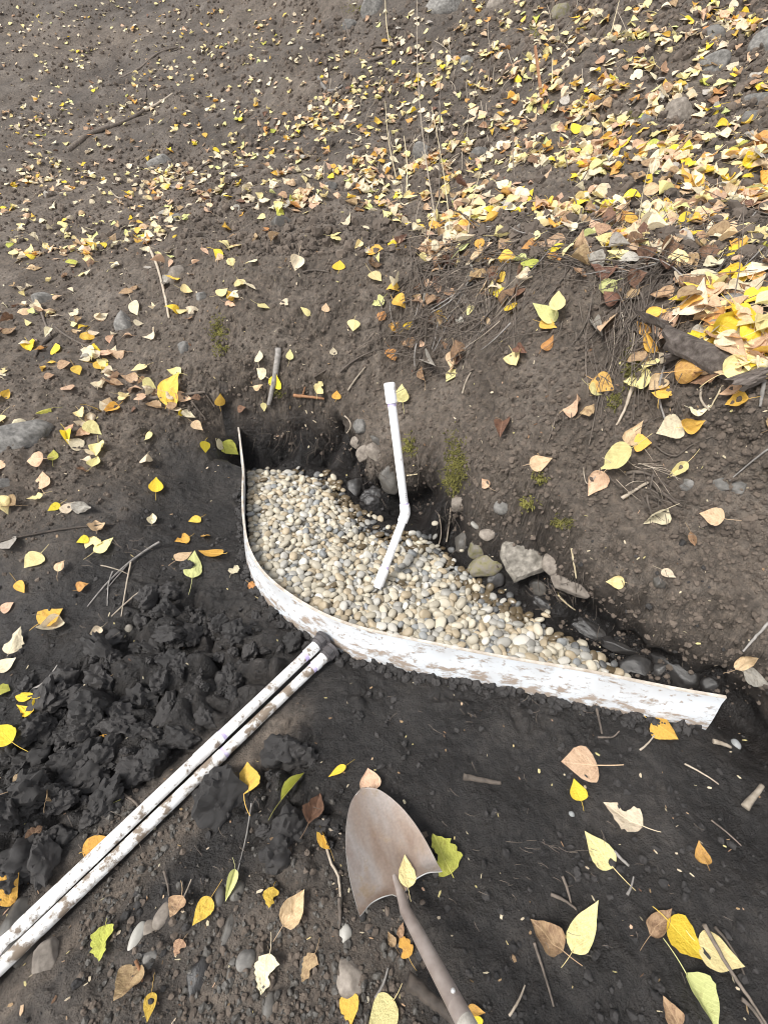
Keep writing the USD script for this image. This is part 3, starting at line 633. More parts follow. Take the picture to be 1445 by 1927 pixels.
def scatter(name, protos, which, Rs, ts, kind='stuff', label=None, smooth=True):
    """Ground litter nobody would count: one PointInstancer. protos: [(mesh, material, uv)]; Rs: scaled rotations."""
    pi = UsdGeom.PointInstancer.Define(stage, numbered('/World', name))
    base = str(pi.GetPath()) + '/prototypes'
    UsdGeom.Scope.Define(stage, base)
    paths = []
    for k, (geo, mat, uv) in enumerate(protos):
        usdkit.mesh(stage, f'{base}/piece_{k:03d}', geo, mat, smooth=smooth, uv=uv)
        paths.append(f'{base}/piece_{k:03d}')
    pi.CreatePrototypesRel().SetTargets([Sdf.Path(p) for p in paths])
    Rs = np.asarray(Rs, float)
    sc = np.linalg.norm(Rs, axis=1)
    Rn = Rs / sc[:, None, :]
    from scipy.spatial.transform import Rotation
    q = Rotation.from_matrix(Rn).as_quat()
    pi.CreateProtoIndicesAttr(Vt.IntArray.FromNumpy(np.asarray(which, np.int32)))
    pi.CreatePositionsAttr(Vt.Vec3fArray.FromNumpy(np.asarray(ts, np.float32)))
    pi.CreateScalesAttr(Vt.Vec3fArray.FromNumpy(sc.astype(np.float32)))
    pi.CreateOrientationsAttr(Vt.QuathArray([Gf.Quath(float(a[3]), float(a[0]), float(a[1]), float(a[2])) for a in q]))
    return tag(pi.GetPrim(), label, None, None, kind)

def rand_rot(r, n):
    from scipy.spatial.transform import Rotation
    return Rotation.random(n, random_state=int(r.integers(1 << 30))).as_matrix()

def to_normal(nn, yaw, tilt=None):
    """Frames whose z follows the surface normals, turned by yaw."""
    nn = nn / np.linalg.norm(nn, axis=1, keepdims=True)
    ref = np.where(np.abs(nn[:, :1]) < .9, [[1.0, 0, 0]], [[0, 1.0, 0]])
    a = np.cross(np.cross(nn, ref), nn); a /= np.linalg.norm(a, axis=1, keepdims=True)
    b = np.cross(nn, a)
    c, s = np.cos(yaw)[:, None], np.sin(yaw)[:, None]
    return np.stack([a * c + b * s, -a * s + b * c, nn], 2)

LANDMARKS = []
def landmark(text, p): LANDMARKS.append((text, np.asarray(p, float)))
landmark("the standing pipe's cap", S2); landmark("the standing pipe's elbow", S1); landmark("the standing pipe's foot", S0)
landmark('the tip of the shovel blade', tipw); landmark('the neck of the shovel', sh_mid); landmark("the shovel's wooden handle", H1)
landmark("the white sheet's left tip", [*WEIR[0], .16]); landmark("the white sheet's right end", [*WEIR[-1], .1]); landmark('the dark pipe fittings', P1a)
landmark("the drain pipes' couplings", P1a + (P1b - P1a) * .4); landmark("the white sheet's middle", W3[110]); landmark("the white sheet's bend", W3[62])
ORD = ['nearest', 'second nearest', 'third nearest', 'fourth nearest', 'fifth nearest', 'sixth nearest', 'seventh nearest', 'eighth nearest', 'ninth nearest', 'tenth nearest']

def auto_labels(desc, pos, limit=4, radius=.9):
    """desc + the nearest landmark, counted outwards among things of the same description; None past LIMIT."""
    pos = np.asarray(pos, float)
    LP = np.array([p for _, p in LANDMARKS])
    D = np.linalg.norm(pos[:, None] - LP[None], axis=2)
    res = [None] * len(pos)
    by = {}
    for k, d in enumerate(desc): by.setdefault(d, []).append(k)
    for d, ks in by.items():
        ks = np.array(ks)
        for l in range(len(LP)):
            order = ks[np.argsort(D[ks, l])]
            for o, k in enumerate(order[:limit]):
                if res[k] is None or D[k, l] < res[k][0]:
                    res[k] = (D[k, l], f'{d} {ORD[o]} {LANDMARKS[l][0]}')
    near = D.argmin(1)
    return [r[1] if r else None for r in res], [LANDMARKS[k][0] for k in near]

# ------------------------------------------------------------------ stones
def stone_shape(seed, sub=4, planes=16, rough=.05, flat=1.0):
    r = np.random.default_rng(seed)
    m = trimesh.creation.icosphere(sub)
    v = np.array(m.vertices)
    n = r.normal(size=(planes, 3)); n /= np.linalg.norm(n, axis=1, keepdims=True)
    dd = r.uniform(.74, 1.0, planes)
    q = np.maximum(v @ n.T, 1e-3)
    rad = np.sort(dd / q, axis=1)
    rad = np.minimum((rad[:, 0] ** -9 + rad[:, 1] ** -9 * .6) ** (-1 / 9.0), 1.15)
    v = v * rad[:, None]
    v *= (1 + rough * 2 * (meshkit.fbm(v * 2.6 + seed * 3.1, 4, seed) - .5))[:, None]
    return v, np.array(m.faces)

def round_shape(seed, sub=3):
    r = np.random.default_rng(seed)
    m = trimesh.creation.icosphere(sub); v = np.array(m.vertices)
    v = v * (1 + .34 * (meshkit.fbm(v * .85 + seed * 7.7, 2, seed) - .5))[:, None]
    p = r.uniform(.82, 1.0, 3)
    return np.sign(v) * np.abs(v) ** p, np.array(m.faces)

def stone(px, py, w, h, rot, mat, label, seed, depth=.75, sink=.35, round_=False, planes=14, rough=.06, t=None, cat='stone', name='stone', smooth=True):
    """A stone that covers w x h pixels of the photograph, w along an axis turned rot degrees clockwise from the picture's horizontal, sitting in the surface there."""
    p, n, ok = hit(px, py)
    p, n = p[0], n[0]
    if t is not None: p = at_t(px, py, t)
    dep = project(p)[2]
    view = (p - EYE) / np.linalg.norm(p - EYE)
    a, b = w / FPX * dep / 2, h / FPX * dep / 2
    ex = math.cos(math.radians(rot)) * RGT - math.sin(math.radians(rot)) * UPV
    R = frame(-view, ex)
    c = depth * min(a, b)
    S = np.diag([a / .92, b / .92, c / .92])
    v, f = round_shape(seed) if round_ else stone_shape(seed, 4 if w > 40 else 3, planes, rough)
    v = v @ S
    mesh_t = thing(name, label, cat, None, R, p + view * c * sink)
    mesh('body', (v, f), M[mat], mesh_t, smooth=True if round_ else smooth)
    landmark_p = p
    return p

STONES = [
    (912, 1064, 68, 42, -28, 'stone_moss', 'yellowish mossy stone tucked under the large pale stone', 5, dict(sink=.1), 'the yellowish mossy stone'),
    (1072, 1098, 70, 42, 22, 'stone_brown', 'flat brown slab stone just below the large pale stone', 8, dict(sink=.1, depth=.6, planes=9), 'the flat brown slab stone in the bank'),
    (1012, 1104, 30, 28, 35, 'stone_dim', 'small square brown stone between the large pale stone and the flat slab', 9, dict(planes=8), None),
    (1040, 1062, 34, 40, 10, 'stone_brown', 'rough lump of stone against the right side of the large pale stone', 12, dict(sink=.3), None),
    (899, 1035, 34, 32, 10, 'stone_moss', 'small greenish stone above the mossy stone', 14, {}, None),
    (872, 1020, 34, 36, 30, 'stone_dim', 'brown stone left of the small greenish stone', 15, {}, None),
    (920, 1005, 30, 22, 0, 'stone_brown', 'buff stone half buried above the mossy stones', 16, {}, None),
    (865, 948, 34, 34, 0, 'stone_brown', 'round grey brown stone in the bank beside the hollow', 18, dict(sink=.4), None),
    (943, 955, 26, 26, 0, 'stone_grey', 'round pebble pressed into the bank above the large stone', 19, dict(round_=True, sink=.4), None),
    (680, 803, 26, 32, 20, 'stone_grey', 'grey stone high in the bank left of the standing pipe', 21, {}, None),
    (672, 832, 28, 20, -20, 'stone_brown', 'pale angular stone above the left hollow', 22, {}, None),
    (687, 852, 34, 28, -50, 'stone_brown', 'leaning wedge stone above the left hollow', 23, {}, None),
    (706, 852, 26, 34, -35, 'stone_brown', 'brown stone wedged beside the leaning wedge stone', 24, {}, None),
    (712, 832, 34, 15, 40, 'stone_dim', 'thin slanting stone left of the standing pipe', 25, {}, None),
    (735, 900, 40, 55, 10, 'stone_dim', 'earthy brown boulder between the two hollows behind the standing pipe', 26, dict(sink=.25), None),
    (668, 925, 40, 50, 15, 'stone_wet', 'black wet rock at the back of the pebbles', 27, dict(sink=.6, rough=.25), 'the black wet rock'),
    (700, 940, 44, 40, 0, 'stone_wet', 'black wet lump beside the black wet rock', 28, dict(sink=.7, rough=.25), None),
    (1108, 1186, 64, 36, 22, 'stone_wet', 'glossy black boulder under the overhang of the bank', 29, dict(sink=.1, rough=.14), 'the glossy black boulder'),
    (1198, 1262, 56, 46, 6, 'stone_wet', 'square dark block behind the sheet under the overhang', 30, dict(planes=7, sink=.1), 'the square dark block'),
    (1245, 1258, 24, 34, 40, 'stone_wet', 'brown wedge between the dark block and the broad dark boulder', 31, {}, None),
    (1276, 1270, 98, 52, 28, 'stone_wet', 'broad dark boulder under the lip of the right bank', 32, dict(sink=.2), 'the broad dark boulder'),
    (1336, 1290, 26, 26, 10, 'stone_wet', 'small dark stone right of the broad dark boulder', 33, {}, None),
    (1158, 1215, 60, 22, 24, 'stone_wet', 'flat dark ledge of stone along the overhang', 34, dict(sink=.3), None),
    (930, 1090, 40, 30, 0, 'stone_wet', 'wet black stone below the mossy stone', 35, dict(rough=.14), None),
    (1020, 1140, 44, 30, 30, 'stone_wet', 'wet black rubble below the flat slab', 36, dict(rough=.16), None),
    (38, 828, 112, 64, -8, 'stone_grey', 'big grey boulder on the slope at the left edge', 41, dict(sink=.25, depth=.8), 'the big grey boulder on the left'),
    (0, 913, 40, 26, 0, 'stone_grey', 'grey stone cut by the left edge below the big boulder', 42, dict(sink=.3), None),
    (85, 565, 46, 24, -5, 'stone_grey', 'low dark stone among leaves on the left slope', 43, dict(sink=.2), 'the low dark stone on the left slope'),
    (236, 616, 30, 50, -12, 'stone_grey', 'upright block of grey stone on the left slope', 44, dict(planes=7, sink=.2), 'the upright grey block on the left slope'),
    (347, 657, 24, 24, 45, 'stone_grey', 'small square chip of grey stone on the left slope', 45, dict(planes=6), None),
    (333, 520, 28, 44, 15, 'stone_brown', 'tall brown stone below the ledge beside a pale stick', 46, dict(sink=.25), None),
    (378, 562, 18, 24, 20, 'stone_grey', 'small dark stone right of the pale stick', 47, {}, None),
    (302, 307, 42, 26, -15, 'stone_grey', 'flat grey stone up the left hillside', 48, {}, 'the flat grey stone up the hillside'),
    (335, 412, 28, 16, 0, 'stone_grey', 'low stone on the left ledge', 49, {}, None),
    (528, 421, 36, 28, 0, 'stone_dim', 'dark stone with an orange leaf on the bank edge', 50, {}, 'the dark stone on the bank edge'),
    (619, 350, 26, 18, 0, 'stone_grey', 'small grey stone on the leafy ledge', 51, {}, 'the small grey stone on the ledge'),
    (796, 287, 44, 30, 0, 'stone_grey', 'rounded grey stone on the terrace beside the tall dry stems', 52, {}, 'the rounded grey stone on the terrace'),
    (905, 290, 34, 22, 0, 'stone_grey', 'second grey stone on the terrace half hidden by leaves', 53, {}, None),
    (1268, 222, 56, 46, -35, 'stone_brown', 'angular brown stone among leaves on the upper right slope', 54, {}, 'the angular brown stone on the upper right'),
    (1213, 230, 28, 24, 0, 'stone_grey', 'small grey stone left of the angular brown stone', 55, {}, None),
    (1335, 128, 54, 34, -35, 'stone_grey', 'slanting slate grey stone near the upper right corner', 56, dict(planes=8), 'the slanting slate on the upper right'),
    (1420, 192, 48, 26, -15, 'stone_grey', 'flat stone at the right edge of the upper slope', 57, dict(planes=8), None),
    (1412, 222, 30, 22, 0, 'stone_grey', 'small stone below the flat stone at the right edge', 58, {}, None),
    (1440, 88, 46, 52, 0, 'stone_grey', 'big grey stone cut by the right edge near the top', 59, {}, None),
    (1345, 72, 50, 32, 0, 'stone_dim', 'mossy dark stone near the top right', 60, {}, None),
    (836, 18, 66, 46, 0, 'stone_grey', 'large grey stone at the top of the slope', 61, {}, 'the large grey stone at the top'),
    (700, 22, 40, 42, 10, 'stone_grey', 'grey stone near the top centre of the slope', 62, {}, 'the grey stone at the top centre'),
    (1056, 25, 36, 28, 0, 'stone_moss', 'mossy green stone at the top', 63, {}, None),
    (930, 12, 30, 26, 0, 'stone_brown', 'brown stone right of the large grey stone at the top', 64, {}, None),
    (878, 118, 30, 26, 0, 'stone_grey', 'grey stone left of the rust brown stake', 65, {}, None),
    (660, 48, 26, 22, 0, 'stone_grey', 'small stone beside the grey stone at the top centre', 66, {}, None),
    (1375, 568, 50, 36, 0, 'stone_grey', 'dark stone among the yellow leaves above the bark slab', 67, {}, None),
    (1385, 915, 34, 28, 0, 'stone_grey', 'grey angular stone on the right bank at the end of a thin twig', 69, {}, None),
    (1357, 912, 26, 26, 0, 'stone_grey', 'grey stone on the right bank left of the angular stone', 70, {}, None),
    (1290, 912, 26, 22, 0, 'stone_grey', 'pale chip below the root tangle on the right bank', 71, {}, None),
    (1240, 1095, 20, 22, 0, 'stone_dim', 'small stone set in the bare right bank', 72, {}, None),
    (54, 1752, 90, 110, -30, 'stone_dim', 'large flat dark stone partly under the drain pipes', 81, dict(sink=.5), 'the flat dark stone under the pipes'),
    (88, 1818, 50, 64, -20, 'stone_brown', 'brown stone right under the lower drain pipe', 82, dict(sink=.5), None),
    (282, 1748, 26, 26, 0, 'stone_brown', 'round brown pebble beside the long pale blue pebble', 83, dict(round_=True, sink=.2), None),
    (258, 1768, 22, 46, 12, 'peb grey', 'long pale blue grey pebble on the mud', 84, dict(round_=True, sink=0), 'the long pale pebble'),
    (307, 1722, 24, 42, 40, 'stone_brown', 'oblong brown pebble with a dried leaf beside it', 85, dict(round_=True, sink=.2), None),
    (283, 1804, 30, 26, -20, 'stone_grey', 'rough grey stone below the long pale pebble', 86, {}, None),
    (650, 1760, 22, 30, -8, 'peb grey', 'smooth pale grey pebble left of the shovel corner', 87, dict(round_=True, sink=0), 'the smooth pale pebble by the shovel'),
    (463, 1808, 36, 30, -25, 'stone_grey', 'speckled grey pebble in the brown patch', 88, dict(round_=True, sink=.1), 'the speckled grey pebble'),
    (657, 1839, 54, 50, 20, 'stone_brown', 'blunt pink brown stone left of the shovel handle', 89, dict(sink=.2), 'the blunt brown stone'),
    (447, 1682, 26, 32, 15, 'stone_dim', 'rounded dark pebble right of the green yellow leaf', 90, dict(round_=True), None),
    (413, 1692, 20, 34, 0, 'stone_dim', 'long dark pebble left of the green yellow leaf', 91, dict(round_=True), None),
    (427, 1758, 18, 50, 18, 'stone_dim', 'narrow dark stone standing in the brown patch', 92, {}, None),
    (376, 1838, 40, 56, 20, 'stone_wet', 'flat slate flake in the mud at the bottom', 93, dict(depth=.3, planes=8), None),
    (432, 1846, 18, 36, 8, 'stone_dim', 'small upright flake right of the slate flake', 94, {}, None),
    (243, 1183, 13, 14, 0, 'stone_pale', 'tiny pale pebble on the churned mud', 95, dict(round_=True, sink=0), None),
    (1384, 1402, 15, 18, 0, 'peb blue grey', 'tiny blue pebble in the mud below the end of the sheet', 96, dict(round_=True, sink=0), None),
    (1075, 1533, 10, 10, 0, 'peb blue grey', 'tiny blue pebble below the small bright leaf', 97, dict(round_=True, sink=0), None),
    (508, 1895, 26, 36, 5, 'stone_dim', 'brown pebble beside the crumpled buff leaf at the bottom', 98, dict(round_=True), None),
    (691, 1882, 9, 9, 0, 'peb cream', 'tiny cream pebble by the pale leaf at the bottom', 99, dict(round_=True, sink=0), None),
]
for k in range(8):
    q = [(905, 520), (480, 405), (150, 610), (1245, 640), (1195, 60), (585, 330), (1120, 330), (1375, 320)][k]
def block_stone(poly, mat, label, seed, lm, front=.022, back=.10):
    """A blocky stone with a flat face: the hull of a bevelled outline, roughened."""
    q = np.array(poly, float); c = q.mean(0)
    p0, n0, _ = hit(c[0], c[1]); t0 = project(p0[0])[2] - .012
    ring = lambda k, t: at_t(*(c + (q - c) * k).T, np.full(len(q), t))
    hull = trimesh.convex.convex_hull(np.vstack([ring(.80, t0 - front), ring(.97, t0 - front * .35), ring(1.0, t0 + .01), ring(.8, t0 + back)]))
    m = trimesh.Trimesh(*trimesh.remesh.subdivide_to_size(hull.vertices, hull.faces, .007, max_iter=12)); m.merge_vertices()
    trimesh.smoothing.filter_taubin(m, iterations=6)
    v = np.array(m.vertices)
    v = v + np.array(m.vertex_normals) * ((meshkit.fbm(v / .035, 4, seed) - .5) * .012 + (meshkit.fbm(v / .010, 2, seed + 1) - .5) * .0028)[:, None]
    o = v.mean(0)
    root = thing('stone', label, 'stone', None, np.eye(3), o)
    mesh('body', (v - o, np.array(m.faces)), M[mat], root, smooth=True)
    landmark(lm, p0[0])
block_stone([(944, 1022), (975, 1006), (1008, 1014), (1044, 1038), (1050, 1064), (1012, 1078), (968, 1097), (950, 1072), (939, 1046)], 'stone_pale', 'large pale flat faced stone jutting from the bank above the pebbles', 3, 'the large pale stone in the bank')
for px, py, w, h, rot, mt, lab, sd, kw, lm in STONES:
    p = stone(px, py, w, h, rot, mt, lab, sd, **kw)
    if lm: landmark(lm, p)

# ------------------------------------------------------------------ the bed of river pebbles
pr = np.random.default_rng(11)
fxg, fyg = np.arange(-.85, 1.15, .008), np.arange(.5, 2.15, .008)
FX, FY = np.meshgrid(fxg, fyg, indexing='ij')
fp, _, _ = drop(FX.ravel(), FY.ravel())
floor_at = RegularGridInterpolator((fxg, fyg), np.where(inside_z := shapely.contains_xy(GPOLY.buffer(.12), FX.ravel(), FY.ravel()), np.minimum(fp[:, 2], .2), fp[:, 2]).reshape(FX.shape), bounds_error=False, fill_value=0.0)
area = GPOLY.area
NPEB = int(area * .062 * .60 / 6.6e-6)
NPEB = min(NPEB, 3200)
rad = pr.uniform(.0075, .0150, NPEB)
rad[pr.random(NPEB) < .05] *= 1.25
pos = []
minx, miny, maxx, maxy = GPOLY.bounds
while len(pos) < NPEB:
    q = pr.uniform([minx, miny], [maxx, maxy], (4000, 2))
    pos += list(q[shapely.contains_xy(GPOLY, q[:, 0], q[:, 1])])
pos = np.array(pos[:NPEB])
fringe = pr.random(NPEB) < .05
pos[fringe] += pr.uniform(.02, .09, (fringe.sum(), 1)) * [.62, .78] * (GRAVEL_BACK[pr.integers(0, len(GRAVEL_BACK), fringe.sum())][:, :1] * 0 + 1)
pos = np.column_stack([pos, pr.uniform(.03, .16, NPEB)])
for it in range(130):
    pos[:, 2] -= .0016
    for _ in range(2):
        pairs = cKDTree(pos).query_pairs(.031, output_type='ndarray')
        dv = pos[pairs[:, 0]] - pos[pairs[:, 1]]
        ln = np.linalg.norm(dv, axis=1) + 1e-9
        over = .90 * (rad[pairs[:, 0]] + rad[pairs[:, 1]]) - ln
        o = over > 0
        c = (dv[o] / ln[o, None]) * (over[o] * .35)[:, None]
        np.add.at(pos, pairs[o, 0], c); np.add.at(pos, pairs[o, 1], -c)
    dw, _ = polyline_dist(pos[:, :2], WEIR)
    push = np.maximum(rad + .006 - dw, 0) * (dw > -.08)
    k0 = cKDTree(W3[:, :2]).query(pos[:, :2])[1]
    pos[:, :2] -= out[k0] * push[:, None]
    pos[:, 2] = np.maximum(pos[:, 2], floor_at(pos[:, :2]) + rad * .6)
kinds = list(PEB)
prob = np.array([.42, .20, .22, .06, .01, .08, 0.01])
kind_i = pr.choice(len(kinds), NPEB, p=prob / prob.sum())
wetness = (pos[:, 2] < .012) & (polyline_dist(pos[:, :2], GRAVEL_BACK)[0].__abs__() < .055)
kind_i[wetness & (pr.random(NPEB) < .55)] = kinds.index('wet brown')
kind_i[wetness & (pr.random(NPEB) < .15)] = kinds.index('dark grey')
from scipy.spatial.transform import Rotation
yaw, til = pr.uniform(0, 2 * np.pi, NPEB), pr.normal(0, .42, (NPEB, 2))
RP = Rotation.from_euler('zyx', np.column_stack([yaw, til])).as_matrix()
ax = np.column_stack([pr.uniform(1.12, 1.5, NPEB), pr.uniform(.9, 1.08, NPEB), pr.uniform(.58, .85, NPEB)]) * rad[:, None]
RS = RP * ax[:, None, :]
pq = project(pos)
infr = (pq[:, 0] > 0) & (pq[:, 0] < PW) & (pq[:, 1] > 0) & (pq[:, 1] < PH)
# what shows: not covered by pebbles above
tree_p = cKDTree(pos)
hid = np.array([sum(1 for m_ in tree_p.query_ball_point(p + (EYE - p) / np.linalg.norm(EYE - p) * .022, .015) if m_ != k) for k, p in enumerate(pos)])
score = rad / pq[:, 2] * infr * (hid == 0)
order = np.argsort(-score)
single = order[:300]
rest = np.setdiff1d(np.arange(NPEB), single)
adj = {'cream': 'smooth cream pebble', 'tan': 'smooth tan pebble', 'grey': 'smooth grey pebble', 'blue grey': 'smooth blue grey pebble', 'dark grey': 'smooth dark grey pebble', 'white': 'smooth whitish pebble', 'wet brown': 'wet brown pebble'}
ratio = ax[:, 0] / ax[:, 1]
pdesc = [('big ' if rad[k] > .0152 else '') + ('long ' if ratio[k] > 1.38 else 'round ' if ratio[k] < 1.22 else 'oval ') + adj[kinds[kind_i[k]]].replace('smooth ', '') for k in range(NPEB)]
shown = np.flatnonzero((hid == 0) & infr)
at_shown = {k: n_ for n_, k in enumerate(shown)}
labs_, nears_ = auto_labels([pdesc[k] for k in shown], pos[shown], 10)
labs, nears = [labs_[at_shown[k]] for k in single], [nears_[at_shown[k]] for k in single]
def peb_lib(v, kind):
    nm = f"pebble_{kind.replace(' ', '_')}_{v}"
    def build(path):
        UsdGeom.Xform.Define(stage, path)
        usdkit.mesh(stage, path + '/body', round_shape(100 + v, 3), M['peb ' + kind], smooth=True)
    return library(nm, build)
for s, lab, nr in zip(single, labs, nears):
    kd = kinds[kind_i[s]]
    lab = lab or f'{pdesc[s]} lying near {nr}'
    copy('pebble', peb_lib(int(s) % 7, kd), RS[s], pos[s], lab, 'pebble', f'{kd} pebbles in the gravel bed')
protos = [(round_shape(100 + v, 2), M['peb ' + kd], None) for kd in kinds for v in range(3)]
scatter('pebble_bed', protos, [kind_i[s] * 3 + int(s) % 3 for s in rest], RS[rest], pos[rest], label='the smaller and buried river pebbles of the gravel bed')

# ------------------------------------------------------------------ leaves
def leaf_shape(v):
    """(blade mesh, uv, stalk mesh, look) of one leaf, 1 long from the stalk (origin) to its tip (+y)."""
    r = np.random.default_rng(500 + v)
    look = ['flat', 'flat', 'flat', 'curled', 'curled', 'curled', 'folded', 'folded', 'crumpled', 'crumpled', 'torn', 'torn', 'flat', 'curled'][v % 14]
    nv, nu = 15, 9
    tv = np.linspace(0, 1, nv) ** 1.15
    prof = np.interp(tv, [0, .02, .08, .16, .26, .36, .48, .6, .72, .84, .93, 1], [.03, .17, .34, .43, .465, .455, .40, .315, .215, .12, .055, .004])
    prof = prof * (1 + r.normal(0, .022, nv))
    uu = np.linspace(-1, 1, nu)
    U, Vv = np.meshgrid(uu, tv)
    w = np.repeat(prof[:, None], nu, 1)
    wl = w * np.where(U < 0, r.uniform(.88, 1.05), r.uniform(.88, 1.05))
    xx = U * wl
    yy = Vv - .07 * np.abs(U) ** 1.5 * (1 - Vv) ** 3
    if look == 'torn':
        s = r.choice([-1, 1])
        bite = np.exp(-((Vv - r.uniform(.3, .7)) / .12) ** 2) * np.clip(U * s, 0, 1) ** 1.5
        xx = xx * (1 - .8 * bite)
        xx *= 1 + .10 * np.sign(U) * r.normal(0, 1, (nv, 1)) * (np.abs(U) > .9)
        if r.random() < .6: yy = np.where(Vv > .8, .8 + (Vv - .8) * .3 + .05 * np.sin(U * 6), yy)
    fold = dict(flat=r.uniform(.03, .18), curled=r.uniform(.1, .5), folded=r.uniform(.8, 1.3), crumpled=r.uniform(.2, .6), torn=r.uniform(.05, .3))[look]
    bend = dict(flat=r.uniform(-.12, .2), curled=r.uniform(.4, .95) * r.choice([-1, 1]), folded=r.uniform(-.2, .4), crumpled=r.uniform(-.7, .7), torn=r.uniform(-.3, .4))[look]
    zz = fold * np.abs(xx) * (1 if look != 'curled' else r.choice([-1, 1])) + bend * (Vv - .45) ** 2
    if look == 'folded':
        side_ = (xx > 0)
        a = 1.1
        zz = zz + 0
        xn = np.where(side_, xx * math.cos(a * .9), xx)
        xx = xn
    if look in ('curled', 'crumpled'):
        zz += r.uniform(.3, .8) * np.clip(np.abs(U) - .45, 0, 1) ** 2 * w * 1.8
    amp = dict(flat=.018, curled=.045, folded=.035, crumpled=.13, torn=.04)[look]
    P = np.stack([xx, yy, zz], -1)
    P += amp * 2 * np.stack([meshkit.noise(P * 4.2 + v * 5 + q * 31, 60 + q) - .5 for q in range(3)], -1) * np.array([.4, .4, 1.0])
    P += .010 * np.stack([meshkit.noise(P * 16 + v * 5 + q * 31, 70 + q) - .5 for q in range(3)], -1) * (np.abs(U) > .95)[..., None]
    P -= P[0, nu // 2]
    bl = sheet(P, False)
    uv = np.stack([U.ravel() * .5 * w.ravel() / .465 + .5, Vv.ravel()], 1)
    sl = r.uniform(.35, .85)
    s = np.linspace(0, 1, 7)
    c1, c2 = r.normal(0, .16), r.normal(.05, .1)
    st = np.stack([c1 * s ** 2, -sl * s + 0.02, c2 * s ** 2 + .02 * np.sin(s * 3)], 1)
    mid = np.array([P[k, nu // 2] + [0, 0, .004] for k in range(0, nv - 3, 2)])
    return bl, uv, tube(st, np.linspace(.013, .009, 7) * (1.0), 5), look, tube(mid, np.linspace(.009, .003, len(mid)), 4, False)
NV = 42
SH = [leaf_shape(v) for v in range(NV)]
BYLOOK = {}
for v in range(NV): BYLOOK.setdefault(SH[v][3], []).append(v)
def leaf_lib(v, colour):
    nm = f"leaf_{colour.replace(' ', '_')}_{v}"
    def build(path):
        UsdGeom.Xform.Define(stage, path)
        usdkit.mesh(stage, path + '/blade', SH[v][0], M['leaf ' + colour], smooth=True, uv=SH[v][1])
        usdkit.mesh(stage, path + '/stalk', SH[v][2], M['stalk ' + colour], smooth=True)
        usdkit.mesh(stage, path + '/midrib', SH[v][4], M['stalk ' + colour], smooth=True)
    return library(nm, build)

LEAVES = []      # dict(v, colour, R, t, hand label)
def put_leaf(bx, by, tx, ty, w, colour, look='flat', label=None, lift=.004, on=None):
    """A leaf whose stalk end and tip are seen at two points of the photograph, w pixels wide."""
    if on is None:
        p, n, ok = hit((bx + tx) / 2, (by + ty) / 2)
        c, n = p[0] + n[0] * lift, n[0]
    else:
        c, n = on
    ln = lambda px, py: EYE + ray(px, py) * (((c - EYE) @ n) / (ray(px, py) @ n))
    A, B = ln(bx, by), ln(tx, ty)
    if np.linalg.norm(B - A) > .2 or (A - EYE) @ FWD < 0 or (B - EYE) @ FWD < 0:
        dep = project(c)[2]
        A, B = c - (RGT * (tx - bx) - UPV * (ty - by)) * dep / FPX / 2, c + (RGT * (tx - bx) - UPV * (ty - by)) * dep / FPX / 2
    yv = B - A; length = np.linalg.norm(yv); yv /= length
    zv = n - yv * (n @ yv); zv /= np.linalg.norm(zv)
    R = np.stack([np.cross(yv, zv), yv, zv], 1)
    dep = project(c)[2]
    # width: how much of the sideways direction the view keeps
    e = project(c + R[:, 0] * .01)[:2] - project(c)[:2]
    wide = w / (np.linalg.norm(e) / .01)
    wide = np.clip(wide, .35 * length, 1.35 * length)
    v = int(rng.choice(BYLOOK[look]))
    S = np.diag([wide / .90, length, (wide + length) / 2])
    flip = np.diag([-1, 1, -1]) if rng.random() < .25 and look in ('flat', 'torn') else np.eye(3)
    LEAVES.append(dict(v=v, colour=colour, R=R @ flip @ S, t=A + zv * .002, label=label, size=length * wide / dep ** 2, look=look, hand=True))

